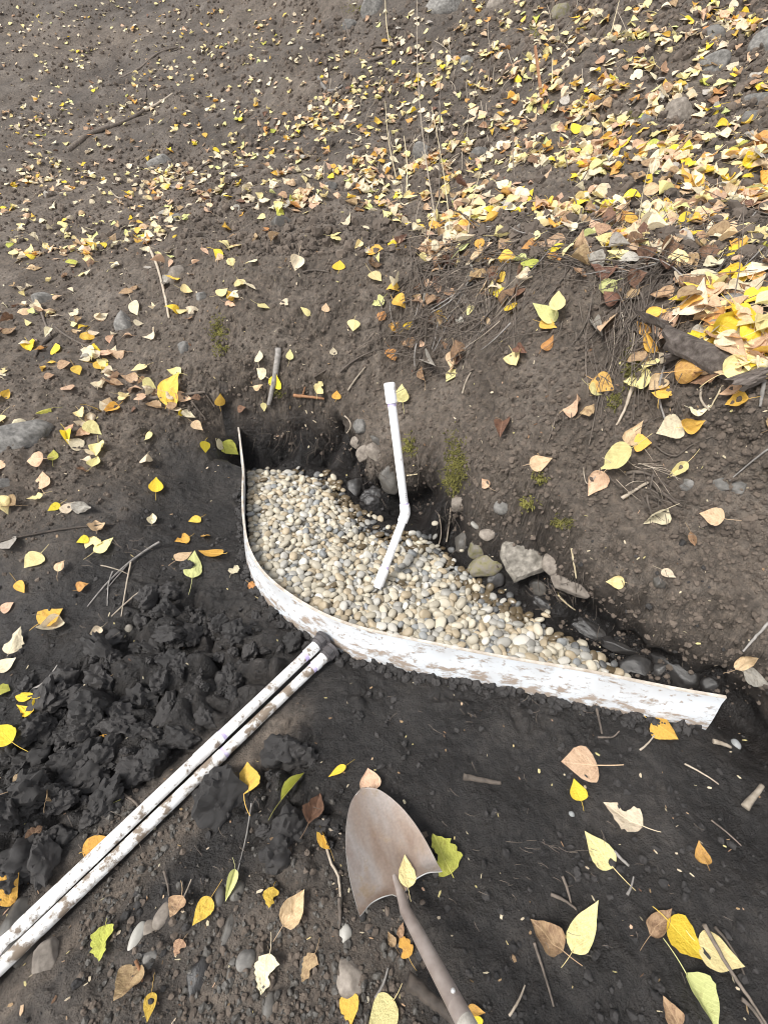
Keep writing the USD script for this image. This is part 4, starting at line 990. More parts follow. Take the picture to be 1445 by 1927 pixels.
HAND = [
    (1118, 1442, 1054, 1436, 72, 'peach', 'flat', 'big peach and yellow leaf below the sheet, right of centre'), (1092, 1506, 1079, 1467, 31, 'bright yellow', 'flat', 'small bright yellow leaf just below the big peach leaf'),
    (1203, 1556, 1134, 1513, 48, 'cream', 'torn', 'cream leaf with a dark hole, right foreground'), (1148, 1630, 1098, 1566, 46, 'pale yellow', 'flat', 'pale yellow leaf with its tip up left, below the holed cream leaf'),
    (1078, 1790, 1124, 1699, 62, 'pale yellow', 'flat', 'large pale leaf with a long straight stalk beside the crumpled tan leaf'), (1055, 1790, 1000, 1735, 52, 'tan', 'crumpled', 'crumpled torn tan leaf left of the large pale leaf'),
    (1225, 1760, 1262, 1715, 46, 'tan', 'crumpled', 'dried tan leaf behind the bright yellow leaf at lower right'), (1258, 1738, 1325, 1810, 60, 'bright yellow', 'flat', 'bright yellow leaf overlapping the ochre leaf at lower right'),
    (1316, 1780, 1400, 1822, 80, 'pale yellow', 'flat', 'wide yellow ochre leaf at the right edge of the foreground'), (1292, 1840, 1350, 1945, 58, 'pale green', 'folded', 'folded pale green leaf in the lower right corner'),
    (1275, 1930, 1243, 1872, 36, 'tan', 'crumpled', 'curled tan leaf left of the folded pale green leaf'), (1327, 1627, 1312, 1586, 32, 'orange', 'curled', 'small orange brown leaf alone on the black mud at the right'),
    (842, 1640, 807, 1563, 56, 'green yellow', 'torn', 'ragged olive leaf touching the right shoulder of the shovel'), (768, 1800, 752, 1758, 32, 'golden yellow', 'torn', 'half rotten yellow leaf beside the shovel socket'),
    (742, 1780, 730, 1755, 18, 'tan', 'crumpled', 'tan scrap of leaf left of the shovel socket'), (752, 1765, 758, 1738, 14, 'tan', 'crumpled', 'narrow tan leaf scrap below the neck of the shovel'),
    (880, 1900, 912, 1908, 22, 'orange', 'curled', 'orange leaf peeping out behind the shovel handle'), (900, 1935, 886, 1908, 28, 'bright yellow', 'flat', 'bright yellow leaf cut by the bottom edge at the handle'),
    (738, 1888, 690, 1950, 64, 'pale yellow', 'flat', 'broad pale leaf cut by the bottom edge left of the handle'), (658, 1872, 661, 1936, 38, 'golden yellow', 'flat', 'egg shaped yellow leaf with its stalk across the blunt stone'),
    (466, 1497, 472, 1441, 56, 'golden yellow', 'flat', 'golden leaf lying upright between the pipes and the shovel'), (529, 1513, 570, 1464, 20, 'green yellow', 'folded', 'narrow green leaf standing folded on black mud'),
    (649, 1444, 618, 1464, 14, 'bright yellow', 'flat', 'thin yellow leaf above the shovel tip'), (702, 1488, 693, 1446, 40, 'peach', 'curled', 'peach leaf just behind the shovel tip'),
    (514, 1587, 540, 1557, 20, 'tan', 'torn', 'half leaf of tan colour left of the shovel'), (582, 1560, 602, 1505, 40, 'brown', 'crumpled', 'dark brown crumpled leaf left of the shovel'), (622, 1595, 600, 1545, 18, 'golden yellow', 'folded', 'yellow edge of a leaf under the dark brown one'),
    (441, 1640, 424, 1698, 25, 'pale green', 'folded', 'pale green narrow leaf between two dark pebbles'), (394, 1694, 361, 1744, 34, 'golden yellow', 'flat', 'plain yellow leaf right of the brown trench bank'),
    (343, 1690, 325, 1732, 36, 'tan', 'crumpled', 'brown dried leaf beside the oblong pebble'), (513, 1675, 505, 1714, 30, 'golden yellow', 'torn', 'small yellow leaf in the brown patch, stalk up'),
    (535, 1738, 572, 1672, 46, 'peach', 'crumpled', 'ragged pink brown leaf left of the shovel corner'), (200, 1748, 186, 1820, 46, 'green yellow', 'torn', 'ragged green yellow leaf beside the drain pipes'),
    (162, 1602, 222, 1577, 44, 'golden yellow', 'flat', 'golden leaf against the upper drain pipe'), (28, 1488, 90, 1470, 58, 'peach', 'flat', 'peach leaf with a long stalk on the churned mud at left'),
    (62, 1515, 80, 1485, 24, 'tan', 'crumpled', 'small tan leaf tucked under the peach leaf at left'), (-12, 1690, 34, 1640, 60, 'golden yellow', 'flat', 'yellow leaf with brown spots cut by the left edge'),
    (48, 1580, 82, 1552, 26, 'tan', 'torn', 'torn tan leaf on the churned mud below the peach leaf'), (0, 1532, 32, 1520, 16, 'tan', 'curled', 'curled tan strip of leaf at the left edge'),
    (507, 1800, 488, 1880, 46, 'cream', 'torn', 'torn cream leaf with rot holes in the brown patch'), (592, 1800, 566, 1855, 32, 'tan', 'torn', 'buff leaf with black rot right of the torn cream leaf'),
    (262, 1835, 218, 1905, 52, 'tan', 'crumpled', 'large crumpled buff leaf near the bottom left'), (285, 1874, 277, 1928, 26, 'golden yellow', 'flat', 'slim yellow leaf cut near the bottom left'), (212, 1512, 180, 1530, 18, 'green yellow', 'torn', 'scrap of green leaf above the golden leaf at the pipe'),
    (345, 1770, 330, 1800, 24, 'tan', 'torn', 'pale torn scrap in the brown patch near the bottom'),
    (76, 1044, 46, 1070, 36, 'pale yellow', 'flat', 'pale yellow leaf at the left on dark soil'), (34, 1098, 48, 1118, 22, 'golden yellow', 'flat', 'small golden leaf below the pale yellow leaf at left'), (148, 1112, 168, 1100, 20, 'orange', 'curled', 'small orange leaf on the dark slope at left'),
    (78, 1174, 120, 1147, 38, 'golden yellow', 'flat', 'golden leaf at the top left of the churned mud'), (20, 1230, 42, 1182, 34, 'cream', 'torn', 'torn pinkish cream leaf at the left edge'), (-5, 1262, 32, 1240, 36, 'cream', 'flat', 'cream leaf cut by the left edge'),
    (5, 1150, 28, 1135, 20, 'peach', 'flat', 'pinkish leaf near the left edge above the torn cream leaf'), (-6, 1300, 20, 1302, 34, 'green yellow', 'flat', 'round green yellow leaf cut by the left edge'),
    (60, 1318, 28, 1310, 26, 'bright yellow', 'flat', 'yellow leaf at the top of the bright cluster at left'), (68, 1332, 96, 1292, 18, 'bright yellow', 'folded', 'narrow upright leaf of the bright cluster at left'), (60, 1345, 36, 1330, 26, 'bright yellow', 'curled', 'middle leaf of the bright yellow cluster at left'),
    (34, 1402, 0, 1372, 34, 'bright yellow', 'flat', 'lowest broad leaf of the bright yellow cluster at left'), (44, 1400, 52, 1368, 30, 'golden yellow', 'flat', 'lowest leaf with a long stalk in the bright cluster'), (204, 1384, 174, 1398, 12, 'golden yellow', 'curled', 'small ochre leaf fold on the churned mud'),
    (362, 1086, 366, 1038, 36, 'pale green', 'flat', 'pale green leaf beside an orange leaf above the churned mud'), (416, 1046, 374, 1040, 26, 'golden yellow', 'flat', 'orange yellow leaf right of the pale green leaf'), (334, 1056, 362, 1040, 22, 'peach', 'flat', 'peach leaf tucked behind the pale green leaf'),
    (436, 1080, 450, 1064, 18, 'cream', 'torn', 'small square buff leaf outside the sheet'), (470, 1100, 490, 1112, 18, 'orange', 'curled', 'curled orange leaf outside the bend of the sheet'), (166, 1014, 144, 1022, 16, 'bright yellow', 'flat', 'small bright yellow leaf on dark soil at left'),
    (376, 976, 354, 984, 16, 'golden yellow', 'flat', 'small ochre leaf on the black mud left of the sheet'), (354, 1012, 328, 1020, 20, 'golden yellow', 'torn', 'worn yellow leaf on the black mud left of the sheet'),
    (293, 926, 294, 899, 27, 'bright yellow', 'flat', 'round yellow leaf alone on the black mud left of the sheet'), (383, 832, 384, 853, 22, 'bright yellow', 'flat', 'bright yellow leaf near the tip of the sheet'), (420, 832, 448, 854, 28, 'green yellow', 'flat', 'green yellow leaf touching the tip of the sheet'),
    (404, 832, 420, 845, 20, 'cream', 'flat', 'cream leaf behind the green yellow leaf at the sheet'), (112, 950, 90, 962, 16, 'bright yellow', 'flat', 'yellow leaf low on the left slope beside a cream one'), (118, 964, 142, 945, 22, 'cream', 'flat', 'cream leaf low on the left slope beside a yellow one'),
    (100, 867, 102, 848, 22, 'green yellow', 'flat', 'green yellow leaf right of the big grey boulder'), (1228, 1362, 1276, 1393, 42, 'golden yellow', 'flat', 'golden leaf with a pink edge below the sheet near its right end'),
    (1036, 613, 994, 583, 34, 'pale green', 'flat', 'pale green leaf on the bare bank, biggest of a trio'), (1046, 606, 1050, 569, 27, 'pale yellow', 'flat', 'pointed yellow leaf of the trio on the bare bank'), (1020, 612, 1050, 622, 24, 'golden yellow', 'flat', 'lowest orange yellow leaf of the trio on the bare bank'),
    (1118, 716, 1156, 735, 44, 'orange', 'flat', 'buff orange leaf beside grass stems on the right bank'), (1211, 846, 1148, 883, 42, 'pale yellow', 'flat', 'pale leaf lowest of three overlapping on the right bank'), (1176, 838, 1204, 798, 32, 'peach', 'curled', 'orange peach leaf topmost of three on the right bank'),
    (1196, 838, 1228, 836, 34, 'golden yellow', 'flat', 'golden leaf at the right of three on the right bank'), (1136, 890, 1108, 932, 40, 'peach', 'curled', 'buff leaf with a yellow rolled edge on the right bank'), (1000, 876, 1040, 866, 32, 'peach', 'curled', 'cupped buff leaf alone on the bare bank'),
    (1288, 800, 1328, 790, 32, 'golden yellow', 'curled', 'cupped golden leaf below the bark slab'), (1292, 872, 1256, 900, 28, 'pale yellow', 'folded', 'folded yellow leaf hanging from a thin twig on the right bank'), (1362, 976, 1318, 966, 36, 'peach', 'flat', 'buff leaf alone on the bare right bank'),
    (1245, 1070, 1270, 1084, 18, 'cream', 'flat', 'small cream leaf alone low on the right bank'), (1390, 1252, 1432, 1230, 30, 'peach', 'curled', 'peach leaf at the right edge above a grey leaf'), (1405, 1264, 1452, 1288, 36, 'grey', 'flat', 'grey leaf with a pale midrib at the right edge'),
    (1300, 1000, 1308, 1026, 22, 'tan', 'folded', 'pale folded dead leaf below the lone buff leaf'), (920, 915, 908, 900, 18, 'peach', 'curled', 'small peach leaf above the round pressed pebble'),
    (1395, 590, 1435, 640, 52, 'bright yellow', 'flat', 'brightest yellow leaf of the heap above the bark slab'), (1440, 545, 1400, 575, 46, 'bright yellow', 'flat', 'lemon leaf at the right edge of the heap above the bark'), (1340, 615, 1390, 605, 44, 'golden yellow', 'curled', 'golden leaf under the brightest one of the heap'),
    (1290, 605, 1338, 545, 60, 'cream', 'curled', 'large sunlit cream leaf of the heap above the bark slab'), (1330, 600, 1362, 575, 40, 'pale yellow', 'flat', 'pale yellow leaf in the middle of the heap above the bark'), (1365, 655, 1410, 690, 50, 'peach', 'curled', 'peach leaf spilling over the bark slab'),
    (1415, 650, 1448, 670, 50, 'peach', 'curled', 'peach leaf at the right edge below the heap'), (1255, 640, 1290, 600, 34, 'peach', 'curled', 'brown peach leaf at the left of the heap'), (1310, 560, 1270, 530, 50, 'brown', 'crumpled', 'dull brown crumpled leaf behind the heap'),
    (1225, 625, 1200, 605, 30, 'orange', 'folded', 'rolled orange leaf left of the heap'), (1150, 600, 1130, 625, 24, 'peach', 'flat', 'buff leaf hanging over the grass left of the bark'), (1118, 610, 1135, 640, 20, 'grey', 'folded', 'mauve grey folded leaf on the grass left of the bark'),
    (1395, 530, 1380, 500, 34, 'orange', 'curled', 'orange pointed leaf above the heap'), (1340, 545, 1385, 560, 34, 'cream', 'flat', 'cream leaf above the dark stone in the heap'), (1300, 500, 1280, 485, 40, 'peach', 'curled', 'peach leaf on the dry grass at right'),
    (1240, 660, 1215, 620, 30, 'golden yellow', 'folded', 'rolled golden leaf on top of the bark slab'), (1060, 465, 1010, 462, 38, 'peach', 'curled', 'buff leaf of a pair on the dry grass of the bank edge'), (1008, 470, 980, 468, 26, 'orange', 'curled', 'orange leaf of a pair on the dry grass of the bank edge'),
    (519, 728, 522, 702, 30, 'bright yellow', 'flat', 'bright yellow leaf against the short stake on the bank'), (500, 706, 484, 692, 22, 'cream', 'flat', 'cream leaf left of the short stake on the bank'), (488, 680, 490, 660, 18, 'cream', 'flat', 'cream leaf above left of the short stake'), (545, 676, 546, 657, 14, 'pale yellow', 'flat', 'small pale leaf right of the short stake'),
    (496, 758, 498, 774, 12, 'pale yellow', 'flat', 'small pale leaf below the short stake'), (413, 762, 413, 740, 20, 'golden yellow', 'flat', 'orange yellow leaf at the end of the brown stick on the bank'), (633, 750, 634, 734, 19, 'golden yellow', 'flat', 'small golden leaf low on the bank left of the pipe'),
    (638, 508, 640, 490, 24, 'bright yellow', 'flat', 'yellow leaf high on the smooth bank'), (697, 472, 722, 470, 26, 'golden yellow', 'flat', 'golden leaf below the ledge above the smooth bank'), (666, 604, 664, 625, 24, 'pale yellow', 'flat', 'pale leaf in the middle of the smooth bank'),
    (612, 588, 613, 572, 16, 'peach', 'flat', 'small peach leaf on the smooth bank'), (627, 668, 626, 654, 16, 'cream', 'flat', 'cream leaf low on the smooth bank'), (740, 568, 762, 582, 28, 'golden yellow', 'curled', 'golden leaf at the edge of the matted dry grass'), (738, 622, 750, 606, 24, 'golden yellow', 'curled', 'upper golden leaf of two beside matted grass on the bank'),
    (762, 618, 776, 606, 16, 'bright yellow', 'flat', 'small yellow leaf at the edge of the matted dry grass'), (716, 606, 724, 588, 18, 'orange', 'curled', 'orange leaf left of the matted dry grass'), (105, 664, 106, 646, 24, 'bright yellow', 'flat', 'yellow leaf beside a dark twig arc on the left slope'),
    (112, 690, 136, 684, 18, 'tan', 'flat', 'tan leaf on the left slope near a yellow one'), (140, 690, 150, 706, 22, 'golden yellow', 'flat', 'golden leaf on the left slope near a tan one'), (320, 760, 340, 700, 44, 'golden yellow', 'curled', 'golden leaf heap behind the brown stick on the bank'),
    (310, 735, 335, 722, 30, 'pale yellow', 'flat', 'pale yellow leaf above the brown stick on the bank'), (255, 575, 265, 600, 24, 'cream', 'flat', 'cream leaf above the upright grey block'), (880, 585, 895, 580, 22, 'pale yellow', 'flat', 'yellow leaf in the matted dry grass near a white leaf'), (918, 600, 905, 612, 22, 'peach', 'curled', 'buff leaf hanging in the matted dry grass'),
    (870, 558, 888, 570, 18, 'grey', 'flat', 'white dead leaf on the matted dry grass'), (820, 690, 835, 700, 30, 'grey', 'folded', 'bleached hanging leaf below the matted grass'), (800, 715, 795, 690, 18, 'tan', 'folded', 'drab hanging leaf below the matted grass'),
    (1185, 530, 1220, 515, 36, 'brown', 'crumpled', 'dull brown leaf in the dry grass at right'),
]
for h_ in HAND:
    put_leaf(*h_)
# the leaf lying on the shovel blade
bl_c = sh_mid + RB @ np.array([.012, .040, .012]); put_leaf(767, 1668, 761, 1609, 32, 'pale yellow', 'flat', 'pale pointed leaf lying on the shovel blade', on=(bl_c + RB[:, 2] * .004, RB @ np.array([.25, .1, 1.0]) / 1.04))

# the scatter over the bank and the hillside: how many leaves per 100 x 100 pixels of the photograph
DENS = np.array([
    [9, 10, 10, 12, 10, 9, 8, 12, 16, 18, 16, 15, 18, 20, 18],
    [10, 11, 11, 12, 12, 11, 12, 14, 17, 16, 14, 14, 16, 16, 16],
    [8, 10, 11, 13, 15, 18, 20, 20, 20, 18, 16, 15, 15, 17, 18],
    [12, 14, 10, 14, 18, 20, 22, 22, 20, 18, 15, 12, 10, 12, 13],
    [14, 9, 8, 9, 7, 5, 7, 13, 13, 12, 11, 11, 11, 13, 14],
    [8, 8, 7, 8, 4, 1.0, .8, 4, 5, 4, 1.0, 3, 9, 12, 14],
    [12, 11, 10, 3, 1.2, .5, .8, 2, 2, 1.0, .5, 1, 4, 10, 12],
    [11, 12, 12, 9, 2.0, .6, .5, .5, .5, .3, .2, 1.0, 3, 2, 2],
    [5, 6, 6, 3, .4, 0, 0, 0, 0, .3, .2, .6, 2, 2, 1],
    [3, 3, 1.2, .5, .2, 0, 0, 0, 0, 0, 0, .2, .5, .5, .6],
    [2.5, 2, .6, .4, 0, 0, 0, 0, 0, 0, 0, .2, .3, .3, .4],
    [1.2, .6, .3, .2, 0, 0, 0, 0, 0, 0, 0, 0, .1, .2, .3]])
lr = np.random.default_rng(21)
cand = []
for a in range(-3, 12):
    for b in range(-3, 18):
        dd_ = DENS[np.clip(a, 0, 11), np.clip(b, 0, 14)]
        n_ = lr.poisson(dd_ * ((5.5 if b > 7 else 8.0) if a < 3 else 5.5 if a < 5 else 3.4))
        cand.append(np.column_stack([lr.uniform(b * 100, b * 100 + 100, n_), lr.uniform(a * 100, a * 100 + 100, n_)]))
cand = np.vstack(cand)
for hx, hy, sx_, sy_, k_ in ((1370, 615, 60, 40, 60), (1290, 560, 60, 30, 24), (1420, 670, 30, 25, 24), (320, 725, 40, 25, 16), (180, 660, 50, 30, 24), (1180, 300, 150, 16, 60), (700, 380, 200, 14, 60), (120, 460, 120, 14, 50), (990, 450, 120, 18, 30)):
    cand = np.vstack([cand, np.column_stack([lr.normal(hx, sx_, k_), lr.normal(hy, sy_, k_)])])
for line, sg, k_ in (([(0, 445), (150, 470), (330, 420)], 16, 130), ([(200, 410), (420, 300), (560, 225), (720, 150)], 26, 330), ([(380, 392), (620, 350), (760, 312), (1000, 300), (1445, 285)], 20, 620), ([(760, 435), (1000, 400), (1250, 390), (1445, 380)], 20, 300),
                     ([(0, 260), (250, 190), (420, 110), (560, 30)], 26, 330), ([(900, 185), (1100, 85), (1445, 20)], 30, 190), ([(850, 250), (1000, 205), (1200, 170), (1445, 130)], 26, 220), ([(0, 340), (250, 345), (420, 330)], 22, 220), ([(0, 60), (150, 70), (330, 10)], 24, 160), ([(40, 590), (160, 620), (230, 690), (180, 740)], 26, 70)):
    q_ = np.array(line, float); s_ = np.r_[0, np.cumsum(np.linalg.norm(np.diff(q_, axis=0), axis=1))]
    u_ = lr.uniform(0, s_[-1], k_)
    u_ = u_ + 22 * np.sin(u_ / 31.0)
    cand = np.vstack([np.column_stack([np.interp(u_, s_, q_[:, 0]), np.interp(u_, s_, q_[:, 1])]) + lr.normal(0, sg, (k_, 2)) * [1.3, 1.0], cand])
n_drift = 130 + 330 + 620 + 300 + 330 + 190 + 220 + 220 + 160 + 70
for hx, hy, sx_, sy_, k_ in ((860, 560, 60, 70, 70), (1200, 480, 90, 40, 60)):
    cand = np.vstack([cand, np.column_stack([lr.normal(hx, sx_, k_), lr.normal(hy, sy_, k_)])])
p_, n_, ok_ = hit(cand[:, 0], cand[:, 1])
debris = np.arange(len(cand)) >= len(cand) - 130
cl = meshkit.fbm(p_ / .16, 3, 77); cl2 = meshkit.fbm(p_ / .55, 2, 78)
keepc = ok_ & (lr.random(len(cand)) < np.clip((cl - .45) * 5.5, 0, 1) * np.clip((cl2 - .26) * 3.2, .3, 1) * .95 + .09)
hand_px = np.array([((h_[0] + h_[2]) / 2, (h_[1] + h_[3]) / 2) for h_ in HAND])
dh = cKDTree(hand_px).query(cand)[0]
n_ex = 348 + 130
keepc[:n_drift] |= ok_[:n_drift] & (lr.random(n_drift) < np.clip((cl[:n_drift] - .36) * 6, 0, .9))
keepc[-n_ex:] |= ok_[-n_ex:] & (lr.random(n_ex) < .6)
keepc &= (dh > 22) | (cand[:, 1] < 480) | (cand[:, 0] > 1250)
cand, p_, n_, debris = cand[keepc], p_[keepc], n_[keepc], debris[keepc]
cols = list(LEAF)
pc_near = np.array([.07, .09, .19, .21, .21, .11, .03, .035, .012, .02, .02]); pc_far = np.array([.03, .06, .24, .38, .16, .07, .02, .015, .008, .02, .01])
for c_, p0_, nn, dbr in zip(cand, p_, n_, debris):
    dep = project(p0_)[2]
    wf = np.clip((dep - 1.6) / 2.2, 0, 1)
    pp = pc_near * (1 - wf) + pc_far * wf
    col = cols[lr.choice(len(cols), p=pp / pp.sum())]
    look = str(lr.choice(['flat', 'curled', 'folded', 'crumpled', 'torn'], p=[.27, .34, .09, .20, .10]))
    if dbr:
        col, look = str(lr.choice(['brown', 'tan', 'grey', 'peach'], p=[.5, .22, .2, .08])), str(lr.choice(['crumpled', 'curled', 'folded']))
    v = int(lr.choice(BYLOOK[look]))
    length = lr.uniform(.038, .074) * np.clip(1.08 - .10 * (dep - 1.6), .80, 1.05)
    nn = nn * .7 + np.array([0, 0, .45]) + lr.normal(0, .30, 3)
    R = to_normal(nn[None], np.array([lr.uniform(0, 2 * np.pi)]))[0]
    wide = length * lr.uniform(.72, 1.0)
    flip = np.diag([-1, 1, -1]) if lr.random() < .35 else np.eye(3)
    S = np.diag([wide / .9, length, length])
    ctr = R @ flip @ S @ np.array([0, .5, 0])
    LEAVES.append(dict(v=v, colour=col, R=R @ flip @ S, t=p0_ - ctr + R[:, 2] * lr.uniform(.004, .020), label=None, size=length * wide / dep ** 2, look=look, hand=False))
# every leaf rests on the highest points of the ground under it
PICK = [np.random.default_rng(900 + v).permutation(len(SH[v][0][0]))[:26] for v in range(NV)]
pts_, ups_, own_ = [], [], []
for k, l in enumerate(LEAVES):
    w_ = SH[l['v']][0][0][PICK[l['v']]] @ l['R'].T + l['t']
    zz_ = l['R'][:, 2] / np.linalg.norm(l['R'][:, 2])
    zz_ = zz_ if zz_ @ (EYE - l['t']) > 0 else -zz_
    pts_.append(w_); ups_.append(np.repeat(zz_[None], len(w_), 0)); own_.append(np.full(len(w_), k))
pts_, ups_, own_ = np.vstack(pts_), np.vstack(ups_), np.concatenate(own_)
hp_, _, okh = cast(pts_ + ups_ * .05, -ups_)
pen = np.where(okh, np.einsum('ij,ij->i', hp_ - pts_, ups_), -1)
lift_ = np.zeros(len(LEAVES)); np.maximum.at(lift_, own_, pen)
up_of = np.zeros((len(LEAVES), 3)); up_of[own_] = ups_
for k, l in enumerate(LEAVES):
    if l['label'] != 'pale pointed leaf lying on the shovel blade':
        l['t'] = l['t'] + up_of[k] * min(lift_[k] * (1 if l['hand'] or k % 4 else .45) + (.003 if l['hand'] else .001), .045)
P_L = np.array([l['t'] + l['R'] @ [0, .5, 0] for l in LEAVES])
pj = project(P_L)
inf = (pj[:, 0] > -25) & (pj[:, 0] < PW + 25) & (pj[:, 1] > -25) & (pj[:, 1] < PH + 25) & (pj[:, 2] > 0)
size = np.array([l['size'] * (6 if l['hand'] else 1) for l in LEAVES]) * inf
big = np.argsort(-size)[:300]
bigset = set(big.tolist())

# ------------------------------------------------------------------ twigs, roots, stalks
def strand(pts, w, mat, label, name='twig', cat='twig', lift=.004, taper=.6, wig=.0, w3d=None, sides=6, sub=6, smooth=True, group=None, lifts=None):
    """A twig that follows the ground under a line of the photograph, w pixels thick."""
    q = np.array(pts, float); px0 = q[0, 0]
    s = np.r_[0, np.cumsum(np.linalg.norm(np.diff(q, axis=0), axis=1))]
    from scipy.interpolate import PchipInterpolator
    ss = np.linspace(0, s[-1], max(sub, len(q) * 4))
    q2 = PchipInterpolator(s, q, axis=0)(ss)
    p, n, ok = hit(q2[:, 0], q2[:, 1])
    t = project(p)[:, 2]
    t = gaussian_filter(t, 2.0, mode='nearest')
    t = np.minimum(t, project(p)[:, 2] + .004)
    dep = t.mean()
    rad = w / FPX * dep / 2
    up = lift + rad * .6 + (np.interp(ss, s, lifts) if lifts is not None else 0)
    t = t - up
    P = EYE + ray(q2[:, 0], q2[:, 1]) * t[:, None]
    P += rng.normal(0, 1, P.shape) * rad * wig
    rr = rad * np.linspace(1, taper, len(P)) * (1 + .22 * (meshkit.noise(np.column_stack([ss / (w * 2.2), ss * 0, ss * 0 + px0]), 9) - .5) * (w > 4))
    geo = tube(P, rr, sides)
    pr_ = mesh(name, geo, M['twig ' + mat] if 'twig ' + mat in M else M[mat], '/World', smooth=smooth)
    tag(pr_, label, cat, group)
    return P

